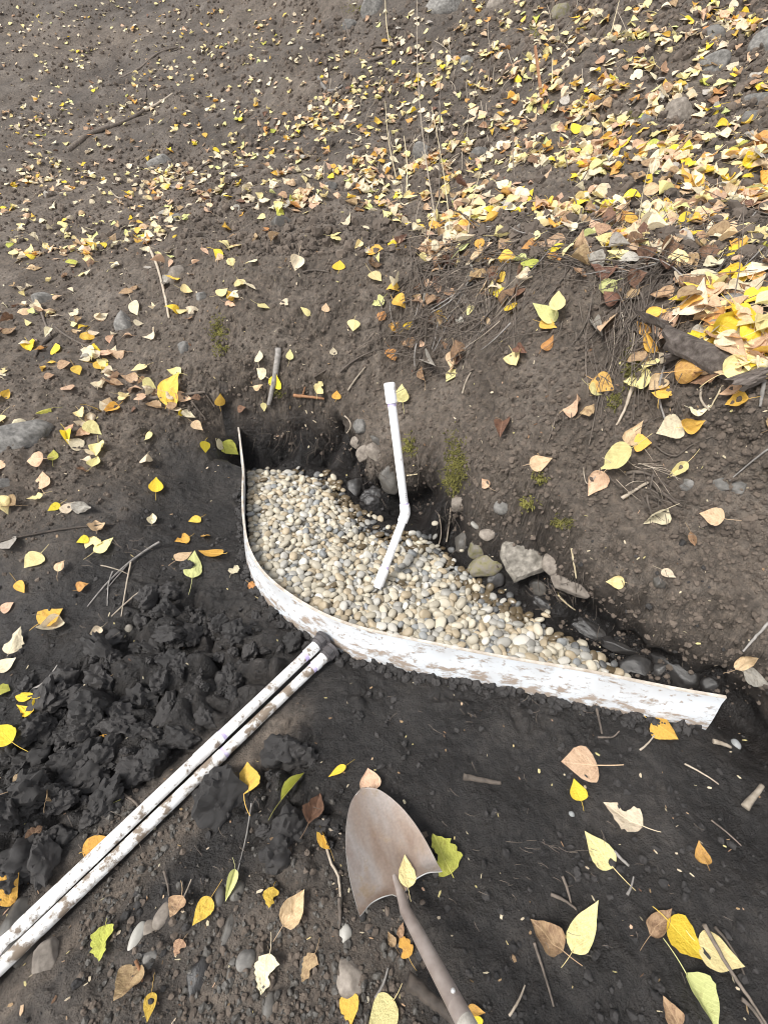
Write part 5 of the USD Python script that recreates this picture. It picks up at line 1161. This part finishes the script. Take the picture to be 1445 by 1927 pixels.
TWIGS = [
    ([(300, 1020), (232, 1068), (165, 1142)], 4.5, 'grey', 'long grey weed stalk leaning over the churned mud at left'), ([(246, 1058), (238, 1100), (228, 1160)], 3.5, 'pale', 'pale stalk crossing the long grey weed stalk'), ([(276, 1104), (245, 1128), (210, 1160)], 4, 'pale', 'short pale stalk below the crossing stalks on the mud'),
    ([(190, 1064), (215, 1070), (240, 1080)], 3, 'pale', 'thin pale twig left of the crossing stalks'), ([(252, 1050), (225, 1080), (200, 1110)], 3, 'grey', 'thin grey stalk along the long weed stalk'), ([(212, 1075), (203, 1110), (202, 1140)], 3, 'grey', 'bent grey stalk below the long weed stalk'),
    ([(2, 1018), (70, 1004), (140, 993), (215, 986)], 4, 'dark', 'long dark twig lying across the left slope'), ([(282, 468), (296, 500), (308, 545), (318, 598)], 6, 'pale', 'pale broken stick hanging down the bank edge at left'),
    ([(278, 750), (330, 744), (386, 737)], 8, 'brown', 'thick brown stick lying level on the bank'), ([(352, 744), (368, 764), (386, 787)], 5, 'brown', 'side branch under the thick brown stick'), ([(386, 740), (395, 752), (404, 766)], 4, 'brown', 'short bent end right of the thick brown stick'),
    ([(78, 588), (86, 610), (98, 636)], 5, 'brown', 'short upright brown twig on the left slope'), ([(100, 612), (140, 640), (175, 655), (205, 665)], 5, 'brown', 'arched brown twig on the left slope'), ([(95, 635), (78, 650), (66, 672)], 6, 'dark', 'dark arched root on the left slope'),
    ([(62, 1300), (85, 1282), (108, 1252)], 5, 'grey', 'grey stalk on the churned mud near the left edge'), ([(55, 1302), (80, 1288), (112, 1282)], 4, 'grey', 'second grey stalk crossing near the left edge'),
    ([(130, 282), (148, 266), (180, 246), (228, 230), (272, 206)], 9, 'brown', 'gnarled branch on the upper left hillside'), ([(268, 196), (275, 175), (262, 155)], 4, 'dark', 'forked dark twig at the end of the gnarled branch'), ([(225, 146), (262, 128), (300, 98), (335, 88)], 5, 'brown', 'thin branch higher on the upper left hillside'),
    ([(270, 208), (300, 192), (325, 175)], 5, 'pale', 'pale twig continuing the gnarled branch'), ([(208, 358), (228, 372), (245, 358)], 3, 'pale', 'white forked twig on the left hillside'), ([(226, 388), (226, 372)], 3, 'pale', 'foot of the white forked twig'),
    ([(358, 364), (360, 340), (372, 318), (396, 304)], 6, 'brown', 'bent branch among leaves on the mid left ledge'), ([(600, 145), (620, 170), (645, 160)], 7, 'grey', 'grey forked branch in the upper middle of the slope'), ([(588, 200), (615, 182), (640, 155)], 6, 'brown', 'brown branch crossing the grey forked branch'),
    ([(680, 120), (700, 112), (723, 104)], 8, 'brown', 'thick brown branch on the slope top centre'), ([(690, 95), (712, 86), (735, 88)], 5, 'dark', 'dark branch above the thick brown branch'), ([(338, 10), (350, 25), (346, 35)], 4, 'dark', 'dark twig at the top left'),
    ([(608, 1541), (612, 1580), (622, 1622), (637, 1652), (641, 1700), (640, 1738)], 6, 'pale', 'long pale root running down left of the shovel'), ([(609, 1552), (622, 1562), (643, 1570)], 5, 'pale', 'side root reaching the left edge of the shovel'), ([(637, 1690), (640, 1735), (638, 1748)], 8, 'brown', 'brown thick end of the long pale root'),
    ([(473, 1512), (464, 1570), (455, 1610), (447, 1642)], 3, 'grey', 'thin straight stalk under the golden upright leaf'), ([(768, 1846), (800, 1872), (838, 1905), (870, 1945)], 27, 'twig dark', 'thick dark branch half buried under the shovel handle'),
    ([(872, 1462), (905, 1468), (942, 1474)], 12, 'brown', 'stubby brown stick on the black mud in the middle'), ([(1288, 1438), (1315, 1452), (1352, 1476)], 4, 'pale', 'pale wavy root on the mud at right'), ([(1402, 1520), (1418, 1500), (1434, 1478)], 14, 'pale', 'pale chip of wood at the right edge'),
    ([(1338, 1544), (1365, 1565), (1395, 1592)], 4, 'brown', 'straight brown twig on the mud at right'), ([(1204, 1412), (1218, 1400), (1231, 1384)], 4, 'pale', 'short pale twig below the golden leaf'), ([(1342, 1396), (1360, 1400), (1374, 1406)], 11, 'pale', 'grey bark chip below the end of the sheet'),
    ([(1120, 1325), (1126, 1350), (1133, 1382)], 6, 'brown', 'brown root against the front of the sheet'), ([(1125, 1388), (1150, 1388), (1165, 1376)], 4, 'brown', 'brown root fragment below the front of the sheet'), ([(1036, 1684), (1060, 1694), (1084, 1712)], 7, 'brown', 'rough brown twig above the large pale leaf'),
    ([(1058, 1650), (1068, 1676), (1074, 1700)], 6, 'brown', 'brown twig standing up behind the rough twig'), ([(1155, 1602), (1168, 1616), (1183, 1630)], 8, 'grey', 'grey sliver beside the pale yellow leaf'), ([(1180, 1685), (1188, 1668), (1192, 1650)], 5, 'grey', 'short grey twig on the black mud'),
    ([(1005, 1775), (1020, 1820), (1035, 1870), (1042, 1895)], 6, 'brown', 'brown root below the crumpled tan leaf'), ([(958, 1912), (975, 1885), (988, 1855)], 5, 'pale', 'pale rod in the mud right of the handle'), ([(1325, 1740), (1370, 1820), (1410, 1880), (1440, 1927)], 9, 'brown', 'long brown stalk under the leaves in the right corner'),
    ([(1345, 1745), (1385, 1800), (1405, 1850)], 6, 'dark', 'dark stalk beside the long brown stalk'), ([(1395, 1880), (1420, 1905), (1440, 1940)], 8, 'brown', 'brown stalk end in the lower right corner'), ([(218, 1488), (240, 1500), (258, 1515), (263, 1540)], 5, 'brown', 'crooked brown twig above the drain pipes'),
    ([(706, 1880), (722, 1850), (730, 1822)], 6, 'grey', 'grey stick left of the handle'), ([(308, 1640), (315, 1665), (318, 1690)], 5, 'brown', 'upright brown twig in the trench bank'), ([(345, 1690), (352, 1675), (360, 1655)], 3, 'pale', 'thin pale stalk of the brown dried leaf'), ([(255, 1808), (262, 1825), (268, 1848)], 6, 'rust', 'rusty orange root above the crumpled buff leaf'),
    ([(1445, 470), (1400, 560), (1360, 640), (1338, 700), (1332, 732)], 4, 'brown', 'long arched stem hanging over the bark slab'), ([(1445, 262), (1380, 318), (1310, 378), (1235, 452)], 2.5, 'straw', 'long thin grass blade slanting across the upper right'), ([(1445, 250), (1400, 300), (1365, 360), (1345, 410)], 2, 'brown', 'thin brown stem at the right edge of the terrace'),
    ([(1158, 598), (1145, 660), (1132, 720), (1118, 790), (1108, 838)], 4, 'brown', 'straight brown stem down the right bank'), ([(1103, 628), (1102, 680), (1108, 740)], 4, 'brown', 'short stem left of the straight brown stem'), ([(1230, 620), (1212, 680), (1196, 730), (1192, 790)], 5, 'brown', 'stem under the left end of the bark'),
    ([(1190, 725), (1175, 770), (1160, 800)], 7, 'pale', 'broad pale stalk on the right bank'), ([(1250, 690), (1240, 740), (1252, 790), (1268, 812)], 5, 'grey', 'wavy grey root below the bark slab'), ([(1328, 712), (1318, 745), (1335, 772)], 6, 'pale', 'stubby pale root below the bark slab'),
    ([(1360, 725), (1345, 752), (1336, 768)], 4, 'straw', 'straw coloured stalk below the bark slab'), ([(1440, 700), (1435, 735), (1430, 765)], 9, 'grey', 'grey branch end at the right edge below the bark'), ([(1445, 845), (1410, 872), (1372, 905)], 4, 'grey', 'thin twig leading to the angular stone at the right edge'),
    ([(1445, 1172), (1425, 1195), (1398, 1226)], 6, 'grey', 'grey twig pointing down at the right edge'), ([(1170, 938), (1195, 922), (1226, 903)], 8, 'pale', 'pale forked root on the right bank'), ([(1218, 898), (1245, 925), (1282, 952)], 9, 'brown', 'thick brown root of the tangle on the right bank'),
    ([(1178, 890), (1205, 888), (1232, 898)], 8, 'brown', 'brown root knot on the right bank'), ([(1130, 880), (1105, 910), (1098, 880)], 3, 'tan' if False else 'pale', 'looped pale rootlet on the right bank'), ([(1235, 840), (1270, 858), (1300, 838), (1345, 820)], 3, 'brown', 'long thin rootlet on the right bank'),
    ([(524, 655), (520, 690), (505, 762)], 12, 'grey', 'short grey stake leaning on the bank'), ([(552, 744), (575, 746), (610, 750)], 7, 'rust', 'reddish root lying on the bank left of the pipe'), ([(570, 742), (574, 728)], 4, 'rust', 'reddish stub on the root left of the pipe'),
    ([(640, 700), (680, 670), (720, 655)], 4, 'brown', 'brown stem reaching left from the matted grass'), ([(655, 735), (668, 715), (688, 690)], 4, 'pale', 'pale stem standing from the bank left of the pipe'), ([(590, 710), (615, 695)], 4, 'dark', 'dark twig stub on the smooth bank'),
    ([(870, 740), (878, 715), (886, 700)], 4, 'pale', 'pale twig on the bank right of the pipe cap'), ([(1075, 1032), (1080, 1060), (1084, 1088)], 5, 'straw', 'straw stalk above the flat slab'), ([(1050, 1120), (1065, 1135), (1082, 1148)], 4, 'straw', 'straw rootlet below the flat slab'), ([(910, 858), (900, 872), (893, 884)], 4, 'brown', 'short twig above the cupped buff leaf'),
    ([(1045, 785), (1035, 820), (1028, 835)], 3, 'brown', 'thin twig on the bare bank'), ([(812, 1050), (830, 1000), (824, 965)], 2.5, 'pale', 'fine pale root hanging in front of the hollow'), ([(840, 1020), (845, 985), (848, 955)], 3, 'pale', 'fine root hanging at the edge of the nose'), ([(785, 855), (788, 890), (784, 922)], 3, 'brown', 'brown root hanging over the right hollow'),
    ([(765, 895), (785, 892)], 3, 'straw', 'straw coloured root end in the right hollow'), ([(648, 782), (660, 800), (652, 815)], 3, 'pale', 'pale root end over the left hollow'), ([(1180, 390), (1240, 380), (1330, 385), (1445, 380)], 5, 'dark', 'long dark branch along the terrace edge'), ([(1050, 375), (1090, 378), (1128, 392)], 9, 'grey', 'grey branch end on the terrace edge'),
    ([(1240, 440), (1330, 412), (1445, 400)], 6, 'brown', 'long brown stem along the bank edge at right'), ([(1000, 425), (1040, 405), (1085, 385)], 7, 'grey', 'grey stick leaning on the terrace edge'), ([(890, 470), (905, 450), (920, 430)], 7, 'grey', 'grey splinter on the bank edge'), ([(840, 268), (880, 262), (930, 246)], 5, 'dark', 'dark branch below the rust brown stake'),
    ([(700, 545), (720, 590), (690, 640)], 2.5, 'brown', 'thin arched stem left of the matted grass'), ([(620, 490), (600, 520), (570, 545)], 2, 'brown', 'fine arched rootlet on the smooth bank'), ([(570, 512), (590, 508), (620, 512)], 4, 'brown', 'brown root stub high on the smooth bank'),
]
for pts_, w_, m_, lab_ in TWIGS:
    strand(pts_, w_, m_, lab_, wig=.07, lift=.016 if w_ > 20 else .004)
# standing stakes and stems: rooted on the slope and rising free
def standing(px, py, top_px, top_py, w, mat, label, name, cat, t_top=None, bow=0.0, taper=.5, sides=6, flat=1.0):
    p, n, ok = hit(px, py)
    base = p[0]; dep = project(base)[2]
    t1 = t_top if t_top is not None else dep * 1.0
    top = at_t(top_px, top_py, t1)
    e = top - base
    s = np.linspace(-.03, 1, 14)
    sidev = np.cross(e, FWD); sidev /= np.linalg.norm(sidev)
    P = base + e * s[:, None] + sidev * (bow * np.sin(np.clip(s, 0, 1) * np.pi) * np.linalg.norm(e))[:, None]
    rad = w / FPX * dep / 2
    pr_ = mesh(name, tube(P, rad * np.linspace(1, taper, 14), sides), M['twig ' + mat], '/World', smooth=sides > 5)
    return tag(pr_, label, cat)
standing(1022, 205, 1007, 86, 7, 'rust', 'split rust brown stake standing on the upper slope', 'stake', 'stake', taper=.8, sides=5)
landmark('the rust brown stake', hit(1022, 205)[0][0])
STEMS = [(822, 425, 785, -40, 2.6, 'pale', 'tallest dry straw stem running up past the top edge', .03), (826, 410, 829, 130, 3, 'brown', 'brown dry stem beside the tallest straw stem', .0), (745, 330, 725, 190, 2.5, 'straw', 'short straw stem on the terrace left of the tall stems', .03), (765, 360, 760, 255, 2.5, 'straw', 'straw stem among terrace leaves near the grey stone', -.03),
         (968, 330, 965, 255, 3, 'brown', 'short brown stem on the terrace', .02), (1091, 402, 1062, 275, 3, 'brown', 'thin brown stem on the terrace edge below the stake', .03), (1038, 170, 1040, 108, 2.5, 'straw', 'straw stem right of the rust brown stake', .0), (880, 455, 905, 320, 2.5, 'straw', 'slanting straw stem on the bank edge', .04),
         (735, 90, 725, 0, 2.5, 'straw', 'pale stem at the top edge of the slope', .03), (920, 180, 930, 70, 2.5, 'brown', 'brown stem on the upper slope left of the stake', .03), (660, 75, 640, 10, 2, 'brown', 'thin stem near the grey stone at the top centre', .02), (1150, 60, 1165, 0, 2, 'straw', 'straw stem at the top right', .0),
         (1330, 700, 1400, 380, 3, 'brown', 'tall curved stem rising from the bark slab', -.06), (1200, 440, 1225, 300, 2, 'straw', 'fine straw stem on the right terrace', .03), (800, 470, 845, 330, 2.5, 'straw', 'slanting straw stem out of the matted grass', .03), (850, 480, 812, 200, 2, 'straw', 'fine tall straw stem out of the matted grass', -.02)]
for px, py, tx, ty, w_, m_, lab_, bow_ in STEMS:
    standing(px, py, tx, ty, w_, m_, lab_, 'dry_stem', 'stem', bow=bow_)

# ------------------------------------------------------------------ bark slab
def slab(quad, thick, mat, label, seed, lift=.02):
    q = np.array(quad, float)
    nu_, nv_ = 26, 12
    a, b = np.meshgrid(np.linspace(0, 1, nu_), np.linspace(0, 1, nv_), indexing='ij')
    px = (q[0, 0] * (1 - a) + q[1, 0] * a) * (1 - b) + (q[3, 0] * (1 - a) + q[2, 0] * a) * b
    py = (q[0, 1] * (1 - a) + q[1, 1] * a) * (1 - b) + (q[3, 1] * (1 - a) + q[2, 1] * a) * b
    c, n, ok = hit(q[:, 0].mean(), q[:, 1].mean())
    c, n = c[0] + n[0] * lift, n[0] * .5 - FWD * .5
    n /= np.linalg.norm(n)
    dr = ray(px, py)
    tt = ((c - EYE) @ n) / (dr @ n)
    P = EYE + dr * tt[..., None]
    h = meshkit.fbm(np.stack([a * 3, b * 16, a * 0 + seed], -1), 4, seed)
    P = P + n * ((h - .5) * .018 + .028 * (1 - (2 * b - 1) ** 2))[..., None]
    P += (meshkit.noise(np.stack([a * 9, b * 5, b * 0], -1), seed + 3) - .5)[..., None] * .02 * (P[-1, 0] - P[0, 0]) / np.linalg.norm(P[-1, 0] - P[0, 0])
    Q = P - n * thick
    v1, f1 = sheet(P, False); v2, f2 = sheet(Q, True)
    rim = [sheet([P[0], Q[0]], False), sheet([P[-1], Q[-1]], True), sheet([P[:, 0], Q[:, 0]], True), sheet([P[:, -1], Q[:, -1]], False)]
    tri = join([(v1, f1), (v2, f2)] + rim)
    tm = trimesh.Trimesh(*tri, process=False)
    pr_ = mesh('bark_slab', tri, M[mat], '/World', smooth=35)
    tag(pr_, label, 'bark')
    if seed == 4: landmark('the dark bark slab', c)
slab([(1236, 606), (1432, 684), (1412, 732), (1248, 650)], .014, 'bark', 'large dark slab of bark jutting from the right bank', 4)
slab([(1368, 712), (1432, 690), (1440, 716), (1396, 738)], .008, 'bark', 'split corner of bark at the right end of the large slab', 5, .03)
slab([(1240, 672), (1325, 636), (1330, 650), (1248, 686)], .010, 'bark', 'strip of bark crossing the large slab', 6, .035)
slab([(1198, 590), (1262, 612), (1268, 622), (1205, 600)], .008, 'bark', 'thin grey bark splinter at the left end of the large slab', 7, .035)

# ------------------------------------------------------------------ moss
mr = np.random.default_rng(31)
MOSS = [(858, 872, 22, 46, 'yellow green moss strip on the bank right of the standing pipe'), (848, 905, 14, 22, 'lower tuft of the moss strip right of the standing pipe'), (770, 838, 16, 18, 'faint moss behind the standing pipe'), (412, 622, 15, 26, 'upper moss tuft on the bank at the left of the smooth face'), (416, 657, 11, 12, 'lower moss tuft on the bank at the left'),
        (1190, 690, 13, 40, 'dark moss along a stem left of the bark slab'), (1158, 754, 12, 13, 'bright green moss cushion on the right bank'), (1015, 900, 16, 10, 'moss below the cupped buff leaf'), (520, 738, 12, 8, 'moss at the foot of the short stake'), (1060, 985, 18, 10, 'faint moss above the large pale stone'), (992, 945, 14, 12, 'moss patch on the bank above the large stone'),
        (1165, 70, 28, 10, 'moss on the upper right slope'), (1005, 55, 12, 22, 'hanging moss near the top'), (1190, 222, 14, 18, 'moss by the angular brown stone'), (672, 16, 24, 10, 'moss at the top centre stone')]
for px, py, rx, ry, lab_ in MOSS:
    k = int(12 + rx * ry * .32)
    qx, qy = mr.normal(px, rx * .5, k), mr.normal(py, ry * .5, k)
    p, n, ok = hit(qx, qy)
    parts = []
    for a, b in zip(p, n):
        dep = 1.6
        for _ in range(3):
            dirv = b + mr.normal(0, .55, 3); dirv /= np.linalg.norm(dirv)
            hgt = mr.uniform(.006, .015)
            base = a + mr.normal(0, .004, 3) - b * .002
            parts.append(tube(np.array([base, base + dirv * hgt * .6, base + dirv * hgt + [0, 0, -.002]]), [.0022, .0018, .0004], 3))
    tag(mesh('moss', join(parts), M['moss'], '/World', smooth=True), lab_, None, None, 'stuff')

# ------------------------------------------------------------------ matted dead grass and hanging rootlets
gr_ = np.random.default_rng(41)
def fibres(name, regions, mat, label, droop=.5):
    parts = []
    for (px, py, rx, ry, ang, length, count, wd) in regions:
        for _ in range(count):
            qx, qy = gr_.normal(px, rx * .5), gr_.normal(py, ry * .5)
            a = math.radians(ang + gr_.normal(0, 28)); l_ = length * gr_.uniform(.4, 1.2)
            c_ = gr_.normal(0, .28)
            s = np.linspace(-.5, .5, 6)
            xs, ys = qx + l_ * (np.cos(a) * s - np.sin(a) * c_ * s * s), qy + l_ * (np.sin(a) * s + np.cos(a) * c_ * s * s)
            p, n, ok = hit(xs, ys)
            t = project(p)[:, 2]
            t = np.minimum.accumulate(t) * .3 + .7 * gaussian_filter(t, 1.5)
            t = np.minimum(t, project(p)[:, 2]) - gr_.uniform(.002, .038)
            P = EYE + ray(xs, ys) * t[:, None]
            parts.append(tube(P, wd / FPX * t.mean() / 2 * np.linspace(1, .5, 6), 3, False))
    tag(mesh(name, join(parts), M['twig ' + mat], '/World'), label, None, None, 'stuff')
fibres('matted_grass', [(860, 560, 110, 120, 118, 110, 240, 2.0), (800, 620, 90, 70, 140, 100, 90, 1.8), (880, 480, 140, 50, 150, 90, 110, 1.8), (740, 640, 60, 50, 150, 80, 40, 1.8)], 'brown', 'matted dead grass hanging over the bank edge')
fibres('matted_grass', [(1240, 480, 200, 70, 150, 130, 220, 2.0), (1180, 640, 90, 90, 112, 110, 90, 2.0), (1330, 430, 160, 50, 165, 150, 60, 2.6), (1100, 440, 130, 40, 150, 90, 60, 2.0)], 'brown', 'dead grass along the right bank edge')
fibres('matted_grass', [(880, 560, 100, 90, 118, 90, 26, 1.3), (1240, 470, 180, 60, 150, 120, 24, 1.5), (960, 420, 200, 50, 140, 80, 24, 1.3), (1180, 660, 70, 80, 110, 90, 8, 1.5), (830, 300, 200, 140, 100, 50, 30, 1.3), (1000, 150, 300, 150, 100, 50, 50, 1.2), (1230, 900, 70, 50, 30, 60, 12, 1.3)], 'pale', 'pale dry grass blades on the bank edge')
fibres('dead_twigs', [(850, 560, 110, 110, 120, 90, 34, 4.5), (1230, 490, 200, 60, 150, 110, 34, 4.5), (1190, 660, 90, 90, 105, 80, 14, 4.5), (1000, 420, 200, 30, 165, 90, 14, 5), (1230, 910, 60, 40, 30, 50, 8, 5)], 'brown', 'tangle of small dead twigs on the bank edge')
fibres('dead_twigs', [(850, 560, 100, 100, 115, 90, 12, 3.5), (1230, 490, 200, 60, 150, 100, 14, 3.5), (1000, 420, 250, 30, 165, 90, 10, 3.5)], 'grey', 'grey dead twigs on the bank edge')
fibres('rootlets', [(540, 830, 90, 30, 95, 30, 34, 1.1), (600, 845, 60, 30, 80, 30, 16, 1.1), (740, 880, 60, 50, 100, 40, 22, 1.6), (850, 960, 40, 50, 100, 36, 16, 1.6), (1060, 1120, 60, 30, 60, 40, 22, 1.8), (1200, 760, 90, 80, 100, 60, 30, 1.8), (1240, 930, 60, 50, 30, 55, 40, 1.6), (1000, 800, 180, 160, 90, 30, 30, 1.4), (1180, 1080, 160, 100, 90, 24, 26, 1.5), (600, 620, 100, 120, 90, 26, 18, 1.4)], 'brown', 'fine rootlets hanging from the cut bank')
fibres('rootlets', [(1000, 1640, 330, 180, 40, 22, 45, 1.2), (400, 1600, 260, 200, 60, 22, 34, 1.2), (200, 1100, 160, 140, 20, 24, 18, 1.2), (1200, 1080, 200, 140, 70, 16, 40, 1.3), (950, 1330, 250, 30, 20, 18, 18, 1.2), (850, 860, 260, 160, 80, 14, 40, 1.2), (1020, 1593, 50, 12, 5, 40, 9, 1.3)], 'brown', 'short bits of root and straw trodden into the soil')

# ------------------------------------------------------------------ crumbs of soil and specks of leaf: too small and too many to count
cr = np.random.default_rng(51)
def crumb_field(name, n, box, mats, smin, smax, label, accept, up=.25, power=2.2, sub_=1):
    px, py = cr.uniform(box[0], box[2], n), cr.uniform(box[1], box[3], n)
    p, nn, ok = hit(px, py)
    q = accept(p, px, py) & ok
    p, nn = p[q], nn[q]
    dep = project(p)[:, 2]
    s = (smin + (smax - smin) * cr.random(len(p)) ** power)
    R = rand_rot(cr, len(p)) * (s[:, None] * cr.uniform(.6, 1.15, (len(p), 3)))[:, None, :]
    pos_ = p + nn * (s * up)[:, None]
    protos = [(stone_shape(300 + k, sub_, 7, .55), M[m], None) for m in mats for k in range(6)]
    scatter(name, protos, cr.integers(0, len(protos), len(p)), R, pos_, label=label, smooth=35 if sub_ > 1 else False)
kdd = cKDTree(V[:, :2][near_mask]); dry_n = dry[near_mask]
def dryness(p): return dry_n[kdd.query(p[:, :2])[1]]
def off_pipes(p, r):
    q = p[:, :2] - P1a[:2]; e = (P1b - P1a)[:2]; e = e / np.linalg.norm(e)
    return (np.abs(q @ np.array([e[1], -e[0]]) + .016) > r) | (q @ e < -.02)
not_gravel = lambda p: ~shapely.contains_xy(GPOLY.buffer(.0), p[:, 0], p[:, 1])
# keep the near side of the sheet clear of the gravel outline
crumb_field('soil_crumbs', 26000, (-100, 380, 1545, 1330), ['crumb_dry'], .0018, .0095, 'dry brown crumbs of soil on the bank', lambda p, a, b: not_gravel(p) & (cr.random(len(p)) < np.clip(dryness(p) * 1.3 - .2, 0, 1)), power=3.2)
crumb_field('soil_crumbs', 5500, (-100, 820, 1545, 2000), ['crumb_wet'], .0018, .010, 'black crumbs of wet mud', lambda p, a, b: not_gravel(p) & off_pipes(p, .04) & (cr.random(len(p)) < np.clip(1 - dryness(p) * 1.6, 0, 1) * np.clip(.25 + 2.2 * (meshkit.fbm(p / .11, 3, 5) - .42), .08, 1)), power=2.6)
crumb_field('soil_crumbs', 5000, (150, 1480, 800, 2000), ['crumb_dry', 'stone_dim'], .0016, .008, 'brown crumbs and grit in the foreground', lambda p, a, b: cr.random(len(p)) < np.clip(dryness(p), .06, 1), power=2.6)
crumb_field('soil_crumbs', 42000, (-150, -250, 1600, 480), ['crumb_dry'], .0045, .026, 'clods of soil on the hillside', lambda p, a, b: cr.random(len(p)) < np.clip(.30 + 2.5 * (meshkit.fbm(p / .5, 3, 8) - .4), .05, 1), power=4)
clod_f = clod[near_mask]; clod2_f = clod2[near_mask]
crumb_field('mud_clods', 1100, (-80, 1020, 800, 1720), ['crumb_wet'], .008, .052, 'churned clods of black mud', lambda p, a, b: not_gravel(p) & off_pipes(p, .085) & (cr.random(len(p)) < np.maximum(clod_f, .5 * clod2_f)[kdd.query(p[:, :2])[1]] ** 1.6), up=.0, power=2.4, sub_=3)
# mud pushed up along the outside of the sheet
kk = cr.integers(24, 158, 520); offs = .004 + .030 * cr.random(520) ** 1.6
wx = W3[kk, :2] + out[kk] * (offs + .012)[:, None] + cr.normal(0, .006, (520, 2))
wp, wn_, wok = drop(wx[:, 0], wx[:, 1])
far_fit = (np.linalg.norm(wp[:, :2] - P1a[:2], axis=1) > .05) & wok & (wp[:, 2] < .1)
wp = wp[far_fit]; ws = .003 + .013 * cr.random(len(wp)) ** 2.2
scatter('mud_clods', [(stone_shape(340 + k, 2, 8, .45), M['crumb_wet'], None) for k in range(6)], cr.integers(0, 6, len(wp)), rand_rot(cr, len(wp)) * (ws[:, None] * cr.uniform(.6, 1.2, (len(wp), 3)))[:, None, :], wp + [0, 0, .001] + np.c_[np.zeros((len(wp), 2)), ws * .2], label='crumbled mud pushed up against the foot of the white sheet', smooth=25)
# flecks: broken bits of leaf and straw
n_f = 5200
fx0, fy0 = cr.uniform(-60, 1505, n_f), cr.uniform(-60, 1990, n_f)
pf, nf, okf = hit(fx0, fy0)
okf &= not_gravel(pf) & (cr.random(n_f) < np.where(fy0 < 520, .9, np.where(fy0 < 900, .35, .16)))
pf, nf = pf[okf], nf[okf]
sf_ = cr.uniform(.003, .008, len(pf)) * np.where(project(pf)[:, 2] > 2.2, 1.5, 1)
Rf = to_normal(nf + cr.normal(0, .35, nf.shape), cr.uniform(0, 6.28, len(pf)))
Rf = Rf * np.stack([sf_ * cr.uniform(.25, .9, len(pf)), sf_ * cr.uniform(.8, 1.8, len(pf)), sf_], 1)[:, None, :]
flv = np.array([[-.5, -.5, 0], [.35, -.6, .1], [.6, .2, 0], [.1, .65, .15], [-.55, .3, .05], [0, 0, .12]], float)
flf = np.array([[0, 1, 5], [1, 2, 5], [2, 3, 5], [3, 4, 5], [4, 0, 5]])
fu = flv[:, :2] * .2 + .3
scatter('leaf_flecks', [((flv, flf), M['leaf ' + c], fu) for c in ('cream', 'tan', 'pale yellow', 'peach', 'brown')], cr.choice(5, len(pf), p=[.38, .24, .14, .14, .10]), Rf, pf + nf * .002, label='small broken flecks of leaf and straw on the soil')

# ------------------------------------------------------------------ the leaves, the 300 largest one by one, the rest as litter
where_ = lambda p: 'on the hillside' if p[1] > 2.9 or p[2] > 1.05 else 'on the bank' if p[2] > .16 else 'on the mud'
look_w = {'flat': '', 'curled': 'curled ', 'folded': 'folded ', 'crumpled': 'crumpled ', 'torn': 'torn '}
desc = [f"{look_w[l['look']]}{l['colour']} leaf {where_(P_L[k])}" for k, l in enumerate(LEAVES)]
auto = [k for k in big if not LEAVES[k]['label']]
labs, nears = auto_labels([desc[k] for k in auto], P_L[auto], 4)
lab_of = dict(zip(auto, zip(labs, nears)))
for k in big:
    l = LEAVES[k]
    lab = l['label'] or lab_of[k][0] or f'{desc[k]}, near {lab_of[k][1]}'
    if len(lab.split()) > 16: lab = lab.replace(' ' + where_(P_L[k]), '', 1)
    copy('fallen_leaf', leaf_lib(l['v'], l['colour']), l['R'], l['t'], lab, 'leaf', 'fallen poplar leaves ' + where_(P_L[k]))
rest_l = [k for k in range(len(LEAVES)) if k not in bigset]
combos = sorted({(LEAVES[k]['v'], LEAVES[k]['colour']) for k in rest_l})
ci = {c: n for n, c in enumerate(combos)}
protos = [(join([SH[v][0], SH[v][2]]), M['leaf ' + c], np.vstack([SH[v][1], np.full((len(SH[v][2][0]), 2), .3)])) for v, c in combos]
scatter('leaf_litter', protos, [ci[(LEAVES[k]['v'], LEAVES[k]['colour'])] for k in rest_l], [LEAVES[k]['R'] for k in rest_l], [LEAVES[k]['t'] for k in rest_l], label='litter of fallen yellow and buff poplar leaves')
